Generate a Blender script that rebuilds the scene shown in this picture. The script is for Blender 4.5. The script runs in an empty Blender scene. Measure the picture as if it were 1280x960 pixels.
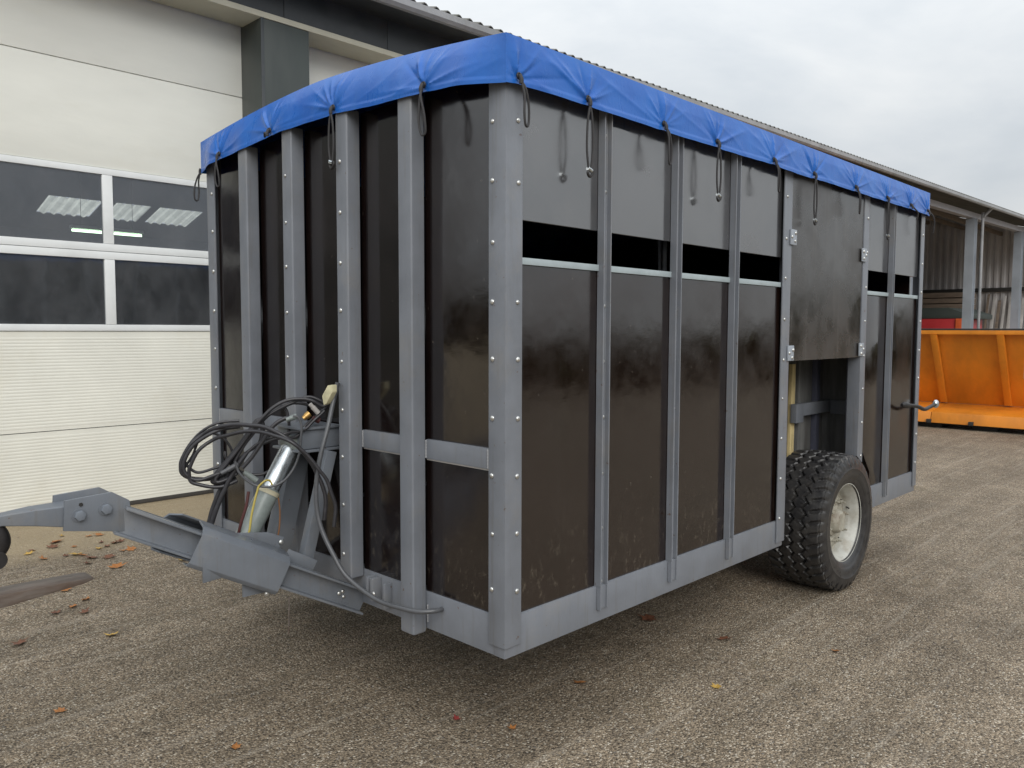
import bpy, bmesh, math, random
from mathutils import Vector, Matrix, noise
R = math.radians
random.seed(7)
scene = bpy.context.scene
C = scene.collection

# ------------------------------------------------------------------ camera
cam_d = bpy.data.cameras.new("camera")
cam = bpy.data.objects.new("camera", cam_d); C.objects.link(cam)
cam_d.sensor_width = 36.0
cam_d.lens = 36.0 * 1002.9 / 1280.0
cam_d.clip_start = 0.05; cam_d.clip_end = 3000
yaw, pitch, roll = 0.7727, -0.0671, 0.0027
fw = Vector((math.cos(pitch)*math.cos(yaw), math.cos(pitch)*math.sin(yaw), math.sin(pitch)))
rt = Vector((math.sin(yaw), -math.cos(yaw), 0)); up = rt.cross(fw)
rt2 = rt*math.cos(roll) + up*math.sin(roll); up2 = up*math.cos(roll) - rt*math.sin(roll)
m3 = Matrix((rt2, up2, -fw)).transposed()
cam.matrix_world = Matrix.Translation((-2.172, -2.153, 1.757)) @ m3.to_4x4()
scene.camera = cam

# ------------------------------------------------------------------ sky (overcast) and sun
SUN_EL, SUN_AZ = R(33), R(236)           # behind the camera, veiled by cloud
world = bpy.data.worlds.new("World"); scene.world = world
world.use_nodes = True
nt = world.node_tree; nt.nodes.clear()
def wn(t, **k):
    n = nt.nodes.new(t)
    for a, b in k.items(): setattr(n, a, b)
    return n
def wmath(op, a, b=None, c=None):
    n = wn('ShaderNodeMath', operation=op)
    for i, v in enumerate((a, b, c)):
        if v is None: continue
        if isinstance(v, (int, float)): n.inputs[i].default_value = v
        else: nt.links.new(v, n.inputs[i])
    return n.outputs[0]
tc = wn('ShaderNodeTexCoord')
sep = wn('ShaderNodeSeparateXYZ'); nt.links.new(tc.outputs['Generated'], sep.inputs[0])
sinel = wmath('MAXIMUM', sep.outputs['Z'], 0.0)
lum = wmath('MULTIPLY_ADD', sinel, 1.10, 0.535)      # overcast: zenith brighter than the horizon
mp = wn('ShaderNodeMapping'); mp.inputs['Scale'].default_value = (1.6, 1.6, 4.2)
nt.links.new(tc.outputs['Generated'], mp.inputs[0])
nz = wn('ShaderNodeTexNoise'); nz.inputs['Scale'].default_value = 1.9; nz.inputs['Detail'].default_value = 6
nz.inputs['Roughness'].default_value = 0.52; nz.inputs['Distortion'].default_value = 0.25
nt.links.new(mp.outputs[0], nz.inputs['Vector'])
cl = wmath('MULTIPLY_ADD', nz.outputs['Fac'], 0.62, 0.69)
lum2 = wmath('MULTIPLY', lum, cl)
ramp = wn('ShaderNodeValToRGB')
ramp.color_ramp.elements[0].position = 0.38; ramp.color_ramp.elements[0].color = (0.905, 0.965, 1.02, 1)
ramp.color_ramp.elements[1].position = 0.62; ramp.color_ramp.elements[1].color = (0.975, 1.0, 1.012, 1)
nt.links.new(nz.outputs['Fac'], ramp.inputs[0])
vm = wn('ShaderNodeVectorMath', operation='SCALE')
nt.links.new(ramp.outputs[0], vm.inputs[0]); nt.links.new(lum2, vm.inputs['Scale'])
sky = wn('ShaderNodeTexSky', sky_type='NISHITA'); sky.sun_disc = False
sky.sun_elevation = SUN_EL; sky.sun_rotation = R(90) - SUN_AZ
bg1 = wn('ShaderNodeBackground'); bg1.inputs['Strength'].default_value = 1.0
bg2 = wn('ShaderNodeBackground'); bg2.inputs['Strength'].default_value = 0.06
nt.links.new(vm.outputs[0], bg1.inputs[0]); nt.links.new(sky.outputs[0], bg2.inputs[0])
mx = wn('ShaderNodeMixShader'); mx.inputs[0].default_value = 0.06     # a trace of clear sky through the cloud deck
nt.links.new(bg1.outputs[0], mx.inputs[1]); nt.links.new(bg2.outputs[0], mx.inputs[2])
wo = wn('ShaderNodeOutputWorld'); nt.links.new(mx.outputs[0], wo.inputs[0])

sd = bpy.data.lights.new("sun", 'SUN'); sd.energy = 1.5; sd.angle = R(40); sd.color = (1, 0.97, 0.92)
sun = bpy.data.objects.new("sun", sd); C.objects.link(sun)
sdir = Vector((math.cos(SUN_EL)*math.cos(SUN_AZ), math.cos(SUN_EL)*math.sin(SUN_AZ), math.sin(SUN_EL)))
sun.rotation_euler = sdir.to_track_quat('Z', 'Y').to_euler()

scene.view_settings.view_transform = 'Standard'; scene.view_settings.look = 'None'
scene.view_settings.exposure = 0.08; scene.view_settings.gamma = 1.0
scene.render.engine = 'CYCLES'
scene.cycles.use_denoising = True
scene.cycles.max_bounces = 5; scene.cycles.diffuse_bounces = 3; scene.cycles.transparent_max_bounces = 8
scene.cycles.sample_clamp_indirect = 6

# ------------------------------------------------------------------ materials
def new_mat(name):
    m = bpy.data.materials.new(name); m.use_nodes = True
    t = m.node_tree; t.nodes.clear()
    o = t.nodes.new('ShaderNodeOutputMaterial'); b = t.nodes.new('ShaderNodeBsdfPrincipled')
    t.links.new(b.outputs[0], o.inputs[0])
    return m, t, b, o
def nd(t, typ, ins=None, **k):
    n = t.nodes.new(typ)
    for a, b in k.items(): setattr(n, a, b)
    for a, b in (ins or {}).items():
        s = n.inputs[a]
        if hasattr(b, 'is_output'): t.links.new(b, s)
        else: s.default_value = b
    return n
def c4(c): return (c[0], c[1], c[2], 1)
def pos(t, scale=(1, 1, 1), obj=False):
    if obj: src = nd(t, 'ShaderNodeTexCoord').outputs['Object']
    else: src = nd(t, 'ShaderNodeNewGeometry').outputs['Position']
    return nd(t, 'ShaderNodeMapping', {'Vector': src, 'Scale': scale}).outputs[0]
def ramp2(t, fac, p0, c0, p1, c1):
    r = nd(t, 'ShaderNodeValToRGB', {0: fac})
    r.color_ramp.elements[0].position = p0; r.color_ramp.elements[0].color = c4(c0)
    r.color_ramp.elements[1].position = p1; r.color_ramp.elements[1].color = c4(c1)
    return r.outputs[0]
def mixc(t, fac, a, b, mode='MIX'):
    n = t.nodes.new('ShaderNodeMix'); n.data_type = 'RGBA'; n.blend_type = mode
    for i, v in ((0, fac), (6, a), (7, b)):
        if hasattr(v, 'is_output'): t.links.new(v, n.inputs[i])
        elif i == 0: n.inputs[0].default_value = v
        else: n.inputs[i].default_value = c4(v)
    return n.outputs[2]
def mapr(t, fac, a, b, c, d):
    return nd(t, 'ShaderNodeMapRange', {0: fac, 1: a, 2: b, 3: c, 4: d}).outputs[0]

def simple(name, col, rough=0.5, metal=0.0, var=0.12, scale=9.0, bump=0.0, bscale=60.0, stretch=(1, 1, 1), ior=1.5,
           dirt=None, dirt_amt=0.35, rvar=0.12):
    m, t, b, o = new_mat(name)
    p = pos(t, stretch)
    n = nd(t, 'ShaderNodeTexNoise', {'Vector': p, 'Scale': scale, 'Detail': 4.0, 'Roughness': 0.62}).outputs['Fac']
    lo = [x*(1-var) for x in col]; hi = [min(1, x*(1+var)) for x in col]
    c = ramp2(t, n, 0.3, lo, 0.7, hi)
    if dirt:
        n2 = nd(t, 'ShaderNodeTexNoise', {'Vector': p, 'Scale': scale*0.43, 'Detail': 5.0, 'Roughness': 0.7}).outputs['Fac']
        c = mixc(t, mapr(t, n2, 0.5, 0.72, 0.0, dirt_amt), c, dirt)
    t.links.new(c, b.inputs['Base Color'])
    t.links.new(mapr(t, n, 0.25, 0.75, max(0.02, rough-rvar), min(1, rough+rvar)), b.inputs['Roughness'])
    b.inputs['Metallic'].default_value = metal; b.inputs['IOR'].default_value = ior
    if bump:
        n3 = nd(t, 'ShaderNodeTexNoise', {'Vector': p, 'Scale': bscale, 'Detail': 4.0}).outputs['Fac']
        bp = nd(t, 'ShaderNodeBump', {'Height': n3, 'Strength': bump, 'Distance': 0.01})
        t.links.new(bp.outputs[0], b.inputs['Normal'])
    return m

M = {}
def paint_mat(name, col, rough):
    """brushed-on grey steel paint: run-off grime, dusty film, chips showing rust"""
    m, t, b, o = new_mat(name)
    p = pos(t)
    n = nd(t, 'ShaderNodeTexNoise', {'Vector': p, 'Scale': 4.0, 'Detail': 5.0, 'Roughness': 0.62}).outputs['Fac']
    c = ramp2(t, n, 0.3, [x*0.88 for x in col], 0.7, [x*1.13 for x in col])
    st = nd(t, 'ShaderNodeTexNoise', {'Vector': pos(t, (26, 26, 1.3)), 'Scale': 1.0, 'Detail': 4.0, 'Roughness': 0.7}).outputs['Fac']
    c = mixc(t, mapr(t, st, 0.55, 0.78, 0.0, 0.5), c, (0.125, 0.115, 0.10))
    du = nd(t, 'ShaderNodeTexNoise', {'Vector': p, 'Scale': 2.1, 'Detail': 6.0, 'Roughness': 0.72}).outputs['Fac']
    c = mixc(t, mapr(t, du, 0.52, 0.75, 0.0, 0.5), c, (0.245, 0.225, 0.195))
    ch = nd(t, 'ShaderNodeTexNoise', {'Vector': p, 'Scale': 34.0, 'Detail': 5.0, 'Roughness': 0.6}).outputs['Fac']
    c = mixc(t, mapr(t, ch, 0.685, 0.72, 0.0, 0.75), c, (0.10, 0.050, 0.028))
    t.links.new(c, b.inputs['Base Color'])
    t.links.new(mapr(t, n, 0.25, 0.75, rough-0.1, rough+0.14), b.inputs['Roughness'])
    br = nd(t, 'ShaderNodeTexNoise', {'Vector': pos(t, (60, 60, 18)), 'Scale': 1.6, 'Detail': 3.0}).outputs['Fac']
    t.links.new(nd(t, 'ShaderNodeBump', {'Height': br, 'Strength': 0.10, 'Distance': 0.006}).outputs[0], b.inputs['Normal'])
    return m
M['paint'] = paint_mat('grey_steel_paint', (0.180, 0.193, 0.218), 0.38)
M['paint_bar'] = paint_mat('grey_steel_paint_drawbar', (0.150, 0.165, 0.188), 0.34)
M['paint_light'] = simple('pale_primer_grey', (0.36, 0.42, 0.44), 0.45, var=0.1, scale=12)
M['bolt'] = simple('zinc_bolt', (0.62, 0.62, 0.60), 0.32, metal=0.85, var=0.2, scale=40)
M['bolt_grey'] = simple('painted_bolt', (0.17, 0.19, 0.22), 0.4, var=0.1, scale=30)
M['steel_bright'] = simple('bright_zinc_steel', (0.60, 0.64, 0.66), 0.28, metal=0.9, var=0.15, scale=18, rvar=0.1)
M['cyl_body'] = simple('dull_grey_green_cylinder', (0.21, 0.24, 0.23), 0.4, var=0.15, scale=14, dirt=(0.2, 0.17, 0.12))
M['rubber_hose'] = simple('black_hose', (0.030, 0.029, 0.033), 0.38, var=0.2, scale=30)
M['cable_grey'] = simple('grey_cable', (0.085, 0.088, 0.095), 0.35, var=0.15, scale=30)
M['rope'] = simple('grey_elastic_cord', (0.035, 0.034, 0.036), 0.7, var=0.3, scale=200)
M['yellow_cable'] = simple('yellow_wire', (0.45, 0.36, 0.08), 0.5)
M['brown_cable'] = simple('brown_wire', (0.22, 0.10, 0.04), 0.5)
M['red_tape'] = simple('faded_red_hose', (0.075, 0.022, 0.022), 0.5)
M['strap'] = simple('cream_strap', (0.50, 0.46, 0.33), 0.6)
M['tag'] = simple('cream_plastic_plug', (0.62, 0.58, 0.38), 0.5, var=0.2, scale=25)
M['brass'] = simple('brass', (0.42, 0.26, 0.09), 0.35, metal=0.8)
M['black_steel'] = simple('black_steel', (0.018, 0.016, 0.016), 0.5, var=0.3, scale=25, bump=0.1)
M['interior'] = simple('dark_plywood_inside', (0.025, 0.018, 0.014), 0.55)
M['plyedge'] = simple('raw_plywood_edge', (0.60, 0.48, 0.24), 0.7, var=0.25, scale=30, stretch=(1, 1, 0.2))
M['wheelwell'] = simple('scuffed_grey_plate', (0.155, 0.155, 0.15), 0.5, var=0.35, scale=7, stretch=(2, 2, 0.35), dirt=(0.07, 0.06, 0.05), dirt_amt=0.6)
M['wheelwell_flange'] = simple('violet_grey_paint', (0.10, 0.105, 0.145), 0.45)
M['rim'] = simple('cream_rim_paint', (0.47, 0.47, 0.43), 0.42, var=0.12, scale=16, dirt=(0.22, 0.17, 0.11), dirt_amt=0.55)
M['rim_disc'] = simple('rusty_shaded_cream_disc', (0.36, 0.34, 0.28), 0.5, var=0.2, scale=20, dirt=(0.13, 0.085, 0.05), dirt_amt=0.75)  # rust plus the shade inside the dish, both put into a darker colour
M['door_cream'] = simple('cream_door_panel', (0.80, 0.80, 0.735), 0.5, var=0.05, scale=2.2, bump=0.12, bscale=26, stretch=(0.35, 1, 1), dirt=(0.66, 0.63, 0.51), dirt_amt=0.4)
M['door_low'] = simple('cream_ribbed_panel', (0.79, 0.785, 0.71), 0.5, var=0.05, scale=1.5, dirt=(0.64, 0.58, 0.44), dirt_amt=0.4)
M['white_alu'] = simple('white_window_frame', (0.80, 0.82, 0.82), 0.4, var=0.04, scale=3, dirt=(0.5, 0.52, 0.5), dirt_amt=0.25)
M['green_clad'] = simple('dark_green_cladding', (0.045, 0.055, 0.052), 0.42, var=0.2, scale=1.6, stretch=(1, 1, 0.25), dirt=(0.10, 0.105, 0.095), dirt_amt=0.5, bump=0.04)
M['green_fascia'] = simple('dark_slate_fascia', (0.040, 0.046, 0.050), 0.4, var=0.2, scale=2.5, dirt=(0.10, 0.10, 0.10), dirt_amt=0.5)
M['cream_trim'] = simple('cream_lintel_trim', (0.52, 0.50, 0.40), 0.55, var=0.08, scale=3)
M['gutter'] = simple('grey_zinc_gutter', (0.30, 0.305, 0.315), 0.5, var=0.18, scale=3, dirt=(0.12, 0.12, 0.11), dirt_amt=0.5)
M['fibre'] = simple('weathered_fibre_cement', (0.14, 0.135, 0.125), 0.85, var=0.3, scale=2.5, dirt=(0.06, 0.07, 0.04), dirt_amt=0.6, bump=0.2, bscale=25)
M['seal'] = simple('dark_rubber_seal', (0.06, 0.055, 0.05), 0.7)
M['inside_wall'] = simple('workshop_inside_wall', (0.22, 0.23, 0.25), 0.8)
M['inside_floor'] = simple('workshop_concrete', (0.16, 0.155, 0.15), 0.7)
M['shed_steel'] = simple('galvanised_post', (0.33, 0.36, 0.40), 0.5, var=0.12, scale=1.5, metal=0.15)
M['shed_clad'] = simple('grey_corrugated_sheet', (0.52, 0.50, 0.50), 0.6, var=0.25, scale=0.8, stretch=(1, 1, 0.3), dirt=(0.15, 0.11, 0.08), dirt_amt=0.6)
M['shed_beam'] = simple('pale_eave_beam', (0.36, 0.35, 0.37), 0.6)
M['orange'] = simple('orange_bin_paint', (0.72, 0.245, 0.018), 0.5, var=0.16, scale=1.6, stretch=(1, 1, 0.5), dirt=(0.38, 0.135, 0.018), dirt_amt=0.75, bump=0.06, bscale=8)
M['dark_gear'] = simple('dark_underframe', (0.03, 0.028, 0.026), 0.6)
M['red_paint'] = simple('red_wagon_paint', (0.46, 0.03, 0.035), 0.45, var=0.12, scale=2)
M['orange_red'] = simple('orange_red_panel', (0.70, 0.13, 0.04), 0.45)
M['dark_cover'] = simple('dark_green_cover', (0.035, 0.045, 0.04), 0.7)
M['timber'] = simple('weathered_timber', (0.20, 0.155, 0.12), 0.8, var=0.3, scale=4, stretch=(0.4, 0.4, 3))
M['pale_board'] = simple('pale_board', (0.44, 0.42, 0.40), 0.7, var=0.2, scale=3)
M['blue_barrel'] = simple('blue_barrel', (0.02, 0.06, 0.13), 0.4)
M['rust'] = simple('worn_fork_steel', (0.150, 0.125, 0.108), 0.55, metal=0.15, var=0.35, scale=22, dirt=(0.09, 0.048, 0.028), dirt_amt=0.75, bump=0.2, bscale=90, stretch=(0.25, 1, 1))

def panel_mat(name, col, rough, ior, scuff=0.3, bow=0.0):
    """glossy phenolic film on plywood, with run-off streaks and scuffs"""
    m, t, b, o = new_mat(name)
    rndv = nd(t, 'ShaderNodeObjectInfo').outputs['Random']
    geo = nd(t, 'ShaderNodeNewGeometry').outputs['Position']
    off = nd(t, 'ShaderNodeVectorMath', {0: (31.0, 17.0, 23.0), 'Scale': rndv}, operation='SCALE').outputs[0]
    sh_ = nd(t, 'ShaderNodeVectorMath', {0: geo, 1: off}, operation='ADD').outputs[0]
    p = sh_
    pv = nd(t, 'ShaderNodeMapping', {'Vector': sh_, 'Scale': (14, 14, 0.7)}).outputs[0]
    streak = nd(t, 'ShaderNodeTexNoise', {'Vector': pv, 'Scale': 1.0, 'Detail': 5.0, 'Roughness': 0.65}).outputs['Fac']
    cloud = nd(t, 'ShaderNodeTexNoise', {'Vector': p, 'Scale': 2.6, 'Detail': 7.0, 'Roughness': 0.6}).outputs['Fac']
    fine = nd(t, 'ShaderNodeTexNoise', {'Vector': pos(t, (9, 9, 90)), 'Scale': 3.0, 'Detail': 2.0}).outputs['Fac']
    c = ramp2(t, cloud, 0.3, [x*0.75 for x in col], 0.72, [x*1.45 for x in col])
    c = mixc(t, mapr(t, streak, 0.56, 0.78, 0.0, scuff), c, (0.11, 0.10, 0.092))
    t.links.new(c, b.inputs['Base Color'])
    add = nd(t, 'ShaderNodeMath', {0: streak, 1: 0.22, 2: nd(t, 'ShaderNodeMath', {0: cloud, 1: 1.78}, operation='MULTIPLY').outputs[0]}, operation='MULTIPLY_ADD').outputs[0]
    t.links.new(mapr(t, add, 0.7, 1.35, rough*0.45, rough*2.0), b.inputs['Roughness'])
    b.inputs['IOR'].default_value = ior
    wav = nd(t, 'ShaderNodeTexNoise', {'Vector': p, 'Scale': 7.0, 'Detail': 2.0}).outputs['Fac']
    h = nd(t, 'ShaderNodeMath', {0: wav, 1: nd(t, 'ShaderNodeMath', {0: fine, 1: 0.04}, operation='MULTIPLY').outputs[0]}, operation='ADD').outputs[0]
    # the boards are slightly bowed outwards between the rails
    zc = nd(t, 'ShaderNodeSeparateXYZ', {0: geo}).outputs['Z']
    hb = nd(t, 'ShaderNodeMath', {0: zc, 1: -bow}, operation='MULTIPLY').outputs[0]
    b0 = nd(t, 'ShaderNodeBump', {'Height': hb, 'Strength': 1.0, 'Distance': 1.0})
    bp = nd(t, 'ShaderNodeBump', {'Height': h, 'Strength': 0.10, 'Distance': 0.01, 'Normal': b0.outputs[0]})
    t.links.new(bp.outputs[0], b.inputs['Normal'])
    # wiped smears, splashes and hairline scratches
    sm = nd(t, 'ShaderNodeTexNoise', {'Vector': nd(t, 'ShaderNodeMapping', {'Vector': sh_, 'Scale': (3, 3, 5), 'Rotation': (0.4, 0.5, 0.2)}).outputs[0], 'Scale': 1.4, 'Detail': 7.0, 'Roughness': 0.75, 'Distortion': 0.6}).outputs['Fac']
    c = mixc(t, mapr(t, sm, 0.56, 0.74, 0.0, 0.28*scuff/0.16 if scuff < 0.16 else 0.3), c, (0.085, 0.075, 0.066))
    spl = nd(t, 'ShaderNodeTexNoise', {'Vector': sh_, 'Scale': 55.0, 'Detail': 3.0}).outputs['Fac']
    c = mixc(t, mapr(t, spl, 0.70, 0.75, 0.0, 0.5), c, (0.11, 0.095, 0.078))
    # dried splashes thrown up from the yard
    sp2 = nd(t, 'ShaderNodeTexNoise', {'Vector': nd(t, 'ShaderNodeMapping', {'Vector': sh_, 'Scale': (30, 30, 16)}).outputs[0], 'Scale': 1.3, 'Detail': 6.0, 'Roughness': 0.7}).outputs['Fac']
    lowz = mapr(t, zc, 0.62, 1.05, 0.50, 0.0)
    c = mixc(t, nd(t, 'ShaderNodeMath', {0: mapr(t, sp2, 0.55, 0.70, 0.0, 1.0), 1: lowz}, operation='MULTIPLY').outputs[0], c, (0.16, 0.135, 0.10))
    t.links.new(c, b.inputs['Base Color'])
    return m
M['panel'] = panel_mat('brown_film_plywood', (0.0085, 0.0038, 0.0026), 0.13, 1.88, 0.05, 0.045)
M['panel_upper'] = panel_mat('grey_film_plywood', (0.050, 0.050, 0.053), 0.15, 2.55, 0.25, 0.02)  # paler base and stronger reflection than the lower panels
M['panel_front'] = panel_mat('black_brown_film_plywood', (0.007, 0.0038, 0.0034), 0.11, 1.85, 0.02)
M['panel_door'] = panel_mat('scuffed_film_plywood', (0.024, 0.021, 0.019), 0.22, 1.95, 0.5)

def tarp_mat():
    m, t, b, o = new_mat('blue_pvc_tarp')
    p = pos(t)
    n = nd(t, 'ShaderNodeTexNoise', {'Vector': p, 'Scale': 5.0, 'Detail': 7.0, 'Roughness': 0.6}).outputs['Fac']
    c = ramp2(t, n, 0.3, (0.010, 0.100, 0.43), 0.72, (0.018, 0.145, 0.53))
    n2 = nd(t, 'ShaderNodeTexNoise', {'Vector': pos(t, (1, 1, 0.4)), 'Scale': 16.0, 'Detail': 8.0, 'Roughness': 0.75}).outputs['Fac']
    c = mixc(t, mapr(t, n2, 0.55, 0.8, 0, 0.35), c, (0.075, 0.19, 0.42))
    t.links.new(c, b.inputs['Base Color'])
    t.links.new(mapr(t, n2, 0.3, 0.8, 0.22, 0.46), b.inputs['Roughness'])
    w = nd(t, 'ShaderNodeTexNoise', {'Vector': pos(t, (1, 1, 1)), 'Scale': 30.0, 'Detail': 3.0, 'Distortion': 0.8}).outputs['Fac']
    bp = nd(t, 'ShaderNodeBump', {'Height': w, 'Strength': 0.12, 'Distance': 0.008})
    t.links.new(bp.outputs[0], b.inputs['Normal'])
    return m
M['tarp'] = tarp_mat()

def tyre_mat():
    m, t, b, o = new_mat('tyre_rubber')
    p = pos(t)
    n = nd(t, 'ShaderNodeTexNoise', {'Vector': p, 'Scale': 14.0, 'Detail': 8.0, 'Roughness': 0.7}).outputs['Fac']
    c = ramp2(t, n, 0.35, (0.014, 0.014, 0.016), 0.75, (0.050, 0.047, 0.044))
    du = nd(t, 'ShaderNodeTexNoise', {'Vector': p, 'Scale': 5.0, 'Detail': 7.0, 'Roughness': 0.75}).outputs['Fac']
    c = mixc(t, mapr(t, du, 0.54, 0.74, 0.0, 0.4), c, (0.10, 0.088, 0.072))
    t.links.new(c, b.inputs['Base Color'])
    t.links.new(mapr(t, n, 0.3, 0.7, 0.22, 0.5), b.inputs['Roughness'])
    n3 = nd(t, 'ShaderNodeTexNoise', {'Vector': p, 'Scale': 90.0, 'Detail': 3.0}).outputs['Fac']
    t.links.new(nd(t, 'ShaderNodeBump', {'Height': n3, 'Strength': 0.15, 'Distance': 0.004}).outputs[0], b.inputs['Normal'])
    return m
M['tyre'] = tyre_mat()

def glass_mat():
    m, t, b, o = new_mat('door_window_glass')
    t.nodes.remove(b)
    tr = nd(t, 'ShaderNodeBsdfTransparent', {'Color': (0.80, 0.83, 0.86, 1)})
    gl = nd(t, 'ShaderNodeBsdfGlossy', {'Color': (0.92, 0.95, 1.0, 1), 'Roughness': 0.05})
    n = nd(t, 'ShaderNodeTexNoise', {'Vector': pos(t), 'Scale': 1.6, 'Detail': 2.0}).outputs['Fac']
    bp = nd(t, 'ShaderNodeBump', {'Height': n, 'Strength': 0.22, 'Distance': 0.03})
    t.links.new(bp.outputs[0], gl.inputs['Normal'])
    fr = nd(t, 'ShaderNodeFresnel', {'IOR': 1.75})
    pale_veil = nd(t, 'ShaderNodeBsdfDiffuse', {'Color': (0.35, 0.36, 0.38, 1)})  # pale diffuse veil lightening the panes, standing in for mottled reflections
    mxs = nd(t, 'ShaderNodeMixShader', {0: fr.outputs[0], 1: tr.outputs[0], 2: gl.outputs[0]})
    dn = nd(t, 'ShaderNodeTexNoise', {'Vector': pos(t, (1, 1, 0.6)), 'Scale': 2.6, 'Detail': 7.0, 'Roughness': 0.7}).outputs['Fac']
    mx2 = nd(t, 'ShaderNodeMixShader', {0: mapr(t, dn, 0.3, 0.75, 0.03, 0.20), 1: mxs.outputs[0], 2: pale_veil.outputs[0]})
    t.links.new(mx2.outputs[0], o.inputs[0])
    return m
M['glass'] = glass_mat()

def emit_mat(name, col, s):
    m, t, b, o = new_mat(name)
    b.inputs['Base Color'].default_value = c4(col)
    b.inputs['Emission Color'].default_value = c4(col); b.inputs['Emission Strength'].default_value = s
    return m
M['tube'] = emit_mat('fluorescent_tube', (0.72, 1.0, 0.62), 5.0)
def rooflight_mat():
    m, t, b, o = new_mat('translucent_rooflight')
    t.nodes.remove(b)
    n = nd(t, 'ShaderNodeTexNoise', {'Vector': pos(t), 'Scale': 3.0, 'Detail': 4.0}).outputs['Fac']
    tl = nd(t, 'ShaderNodeBsdfTranslucent', {'Color': ramp2(t, n, 0.3, (0.55, 0.54, 0.46), 0.7, (0.75, 0.73, 0.62))})
    t.links.new(tl.outputs[0], o.inputs[0])
    return m
M['rooflight'] = rooflight_mat()

def ground_mat():
    m, t, b, o = new_mat('exposed_aggregate_asphalt')
    p = pos(t)
    # stones
    wob = nd(t, 'ShaderNodeTexNoise', {'Vector': p, 'Scale': 30.0, 'Detail': 2.0})
    pw = nd(t, 'ShaderNodeMixRGB', {0: 0.012, 1: p, 2: wob.outputs['Color']}, blend_type='ADD').outputs[0]
    v1 = nd(t, 'ShaderNodeTexVoronoi', {'Vector': pw, 'Scale': 92.0, 'Randomness': 1.0})
    v2 = nd(t, 'ShaderNodeTexVoronoi', {'Vector': pw, 'Scale': 185.0, 'Randomness': 1.0})
    s1 = nd(t, 'ShaderNodeSeparateColor', {0: v1.outputs['Color']})
    s2 = nd(t, 'ShaderNodeSeparateColor', {0: v2.outputs['Color']})
    r1 = nd(t, 'ShaderNodeValToRGB', {0: s1.outputs[0]}); e = r1.color_ramp
    e.interpolation = 'CONSTANT'
    cols = [(0.0, (0.070, 0.058, 0.046)), (0.15, (0.15, 0.122, 0.092)), (0.32, (0.24, 0.195, 0.145)), (0.52, (0.33, 0.270, 0.20)),
            (0.68, (0.41, 0.355, 0.285)), (0.80, (0.48, 0.44, 0.375)), (0.91, (0.60, 0.565, 0.50)), (0.975, (0.17, 0.165, 0.165))]
    e.elements[0].position = 0; e.elements[0].color = c4(cols[0][1]); e.elements[1].position = cols[1][0]; e.elements[1].color = c4(cols[1][1])
    for q, c in cols[2:]:
        k = e.elements.new(q); k.color = c4(c)
    r2 = ramp2(t, s2.outputs[1], 0.1, (0.080, 0.066, 0.05), 0.9, (0.36, 0.30, 0.23))
    gap = mapr(t, v1.outputs['Distance'], 0.36, 0.60, 0.0, 1.0)
    c = mixc(t, gap, r1.outputs[0], r2)
    # large tonal patches, damp and dirt
    big = nd(t, 'ShaderNodeTexNoise', {'Vector': p, 'Scale': 0.7, 'Detail': 6.0, 'Roughness': 0.66}).outputs['Fac']
    c = mixc(t, 1.0, c, ramp2(t, big, 0.3, (0.76, 0.735, 0.70), 0.70, (1.16, 1.14, 1.10)), 'MULTIPLY')
    mid = nd(t, 'ShaderNodeTexNoise', {'Vector': p, 'Scale': 3.3, 'Detail': 7.0, 'Roughness': 0.7}).outputs['Fac']
    c = mixc(t, 1.0, c, ramp2(t, mid, 0.3, (0.74, 0.725, 0.70), 0.7, (1.14, 1.12, 1.09)), 'MULTIPLY')
    moss = nd(t, 'ShaderNodeTexNoise', {'Vector': pos(t, (1, 1.0, 1)), 'Scale': 1.7, 'Detail': 8.0, 'Roughness': 0.7, 'Distortion': 0.4}).outputs['Fac']
    c = mixc(t, mapr(t, moss, 0.60, 0.72, 0.0, 0.55), c, (0.13, 0.105, 0.06))
    dirt = nd(t, 'ShaderNodeTexNoise', {'Vector': pos(t, (1, 1, 1)), 'Scale': 2.4, 'Detail': 6.0, 'Roughness': 0.75}).outputs['Fac']
    c = mixc(t, mapr(t, dirt, 0.62, 0.74, 0.0, 0.6), c, (0.075, 0.055, 0.04))
    # pale scratches left by scrapers and tyres, running along the yard
    ln = nd(t, 'ShaderNodeTexNoise', {'Vector': pos(t, (0.28, 9.0, 1)), 'Scale': 2.0, 'Detail': 3.0, 'Roughness': 0.55}).outputs['Fac']
    c = mixc(t, mapr(t, ln, 0.56, 0.68, 0.0, 0.36), c, (0.38, 0.335, 0.275))
    trk = nd(t, 'ShaderNodeTexNoise', {'Vector': pos(t, (0.10, 1.9, 1)), 'Scale': 1.6, 'Detail': 4.0, 'Roughness': 0.6}).outputs['Fac']
    c = mixc(t, 1.0, c, ramp2(t, trk, 0.36, (0.86, 0.85, 0.83), 0.62, (1.10, 1.09, 1.08)), 'MULTIPLY')
    # sandy silt blown up against the workshop doors
    sx = nd(t, 'ShaderNodeSeparateXYZ', {0: p}).outputs['Y']
    sn = nd(t, 'ShaderNodeTexNoise', {'Vector': pos(t, (0.5, 1, 1)), 'Scale': 1.3, 'Detail': 6.0}).outputs['Fac']
    sy = nd(t, 'ShaderNodeMath', {0: sx, 1: nd(t, 'ShaderNodeMath', {0: sn, 1: 2.2}, operation='MULTIPLY').outputs[0]}, operation='ADD').outputs[0]
    c = mixc(t, mapr(t, sy, 5.3, 6.3, 0.0, 0.72), c, (0.42, 0.335, 0.215))
    t.links.new(c, b.inputs['Base Color'])
    t.links.new(mapr(t, s1.outputs[2], 0, 1, 0.55, 0.95), b.inputs['Roughness'])
    b.inputs['IOR'].default_value = 1.42
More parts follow.
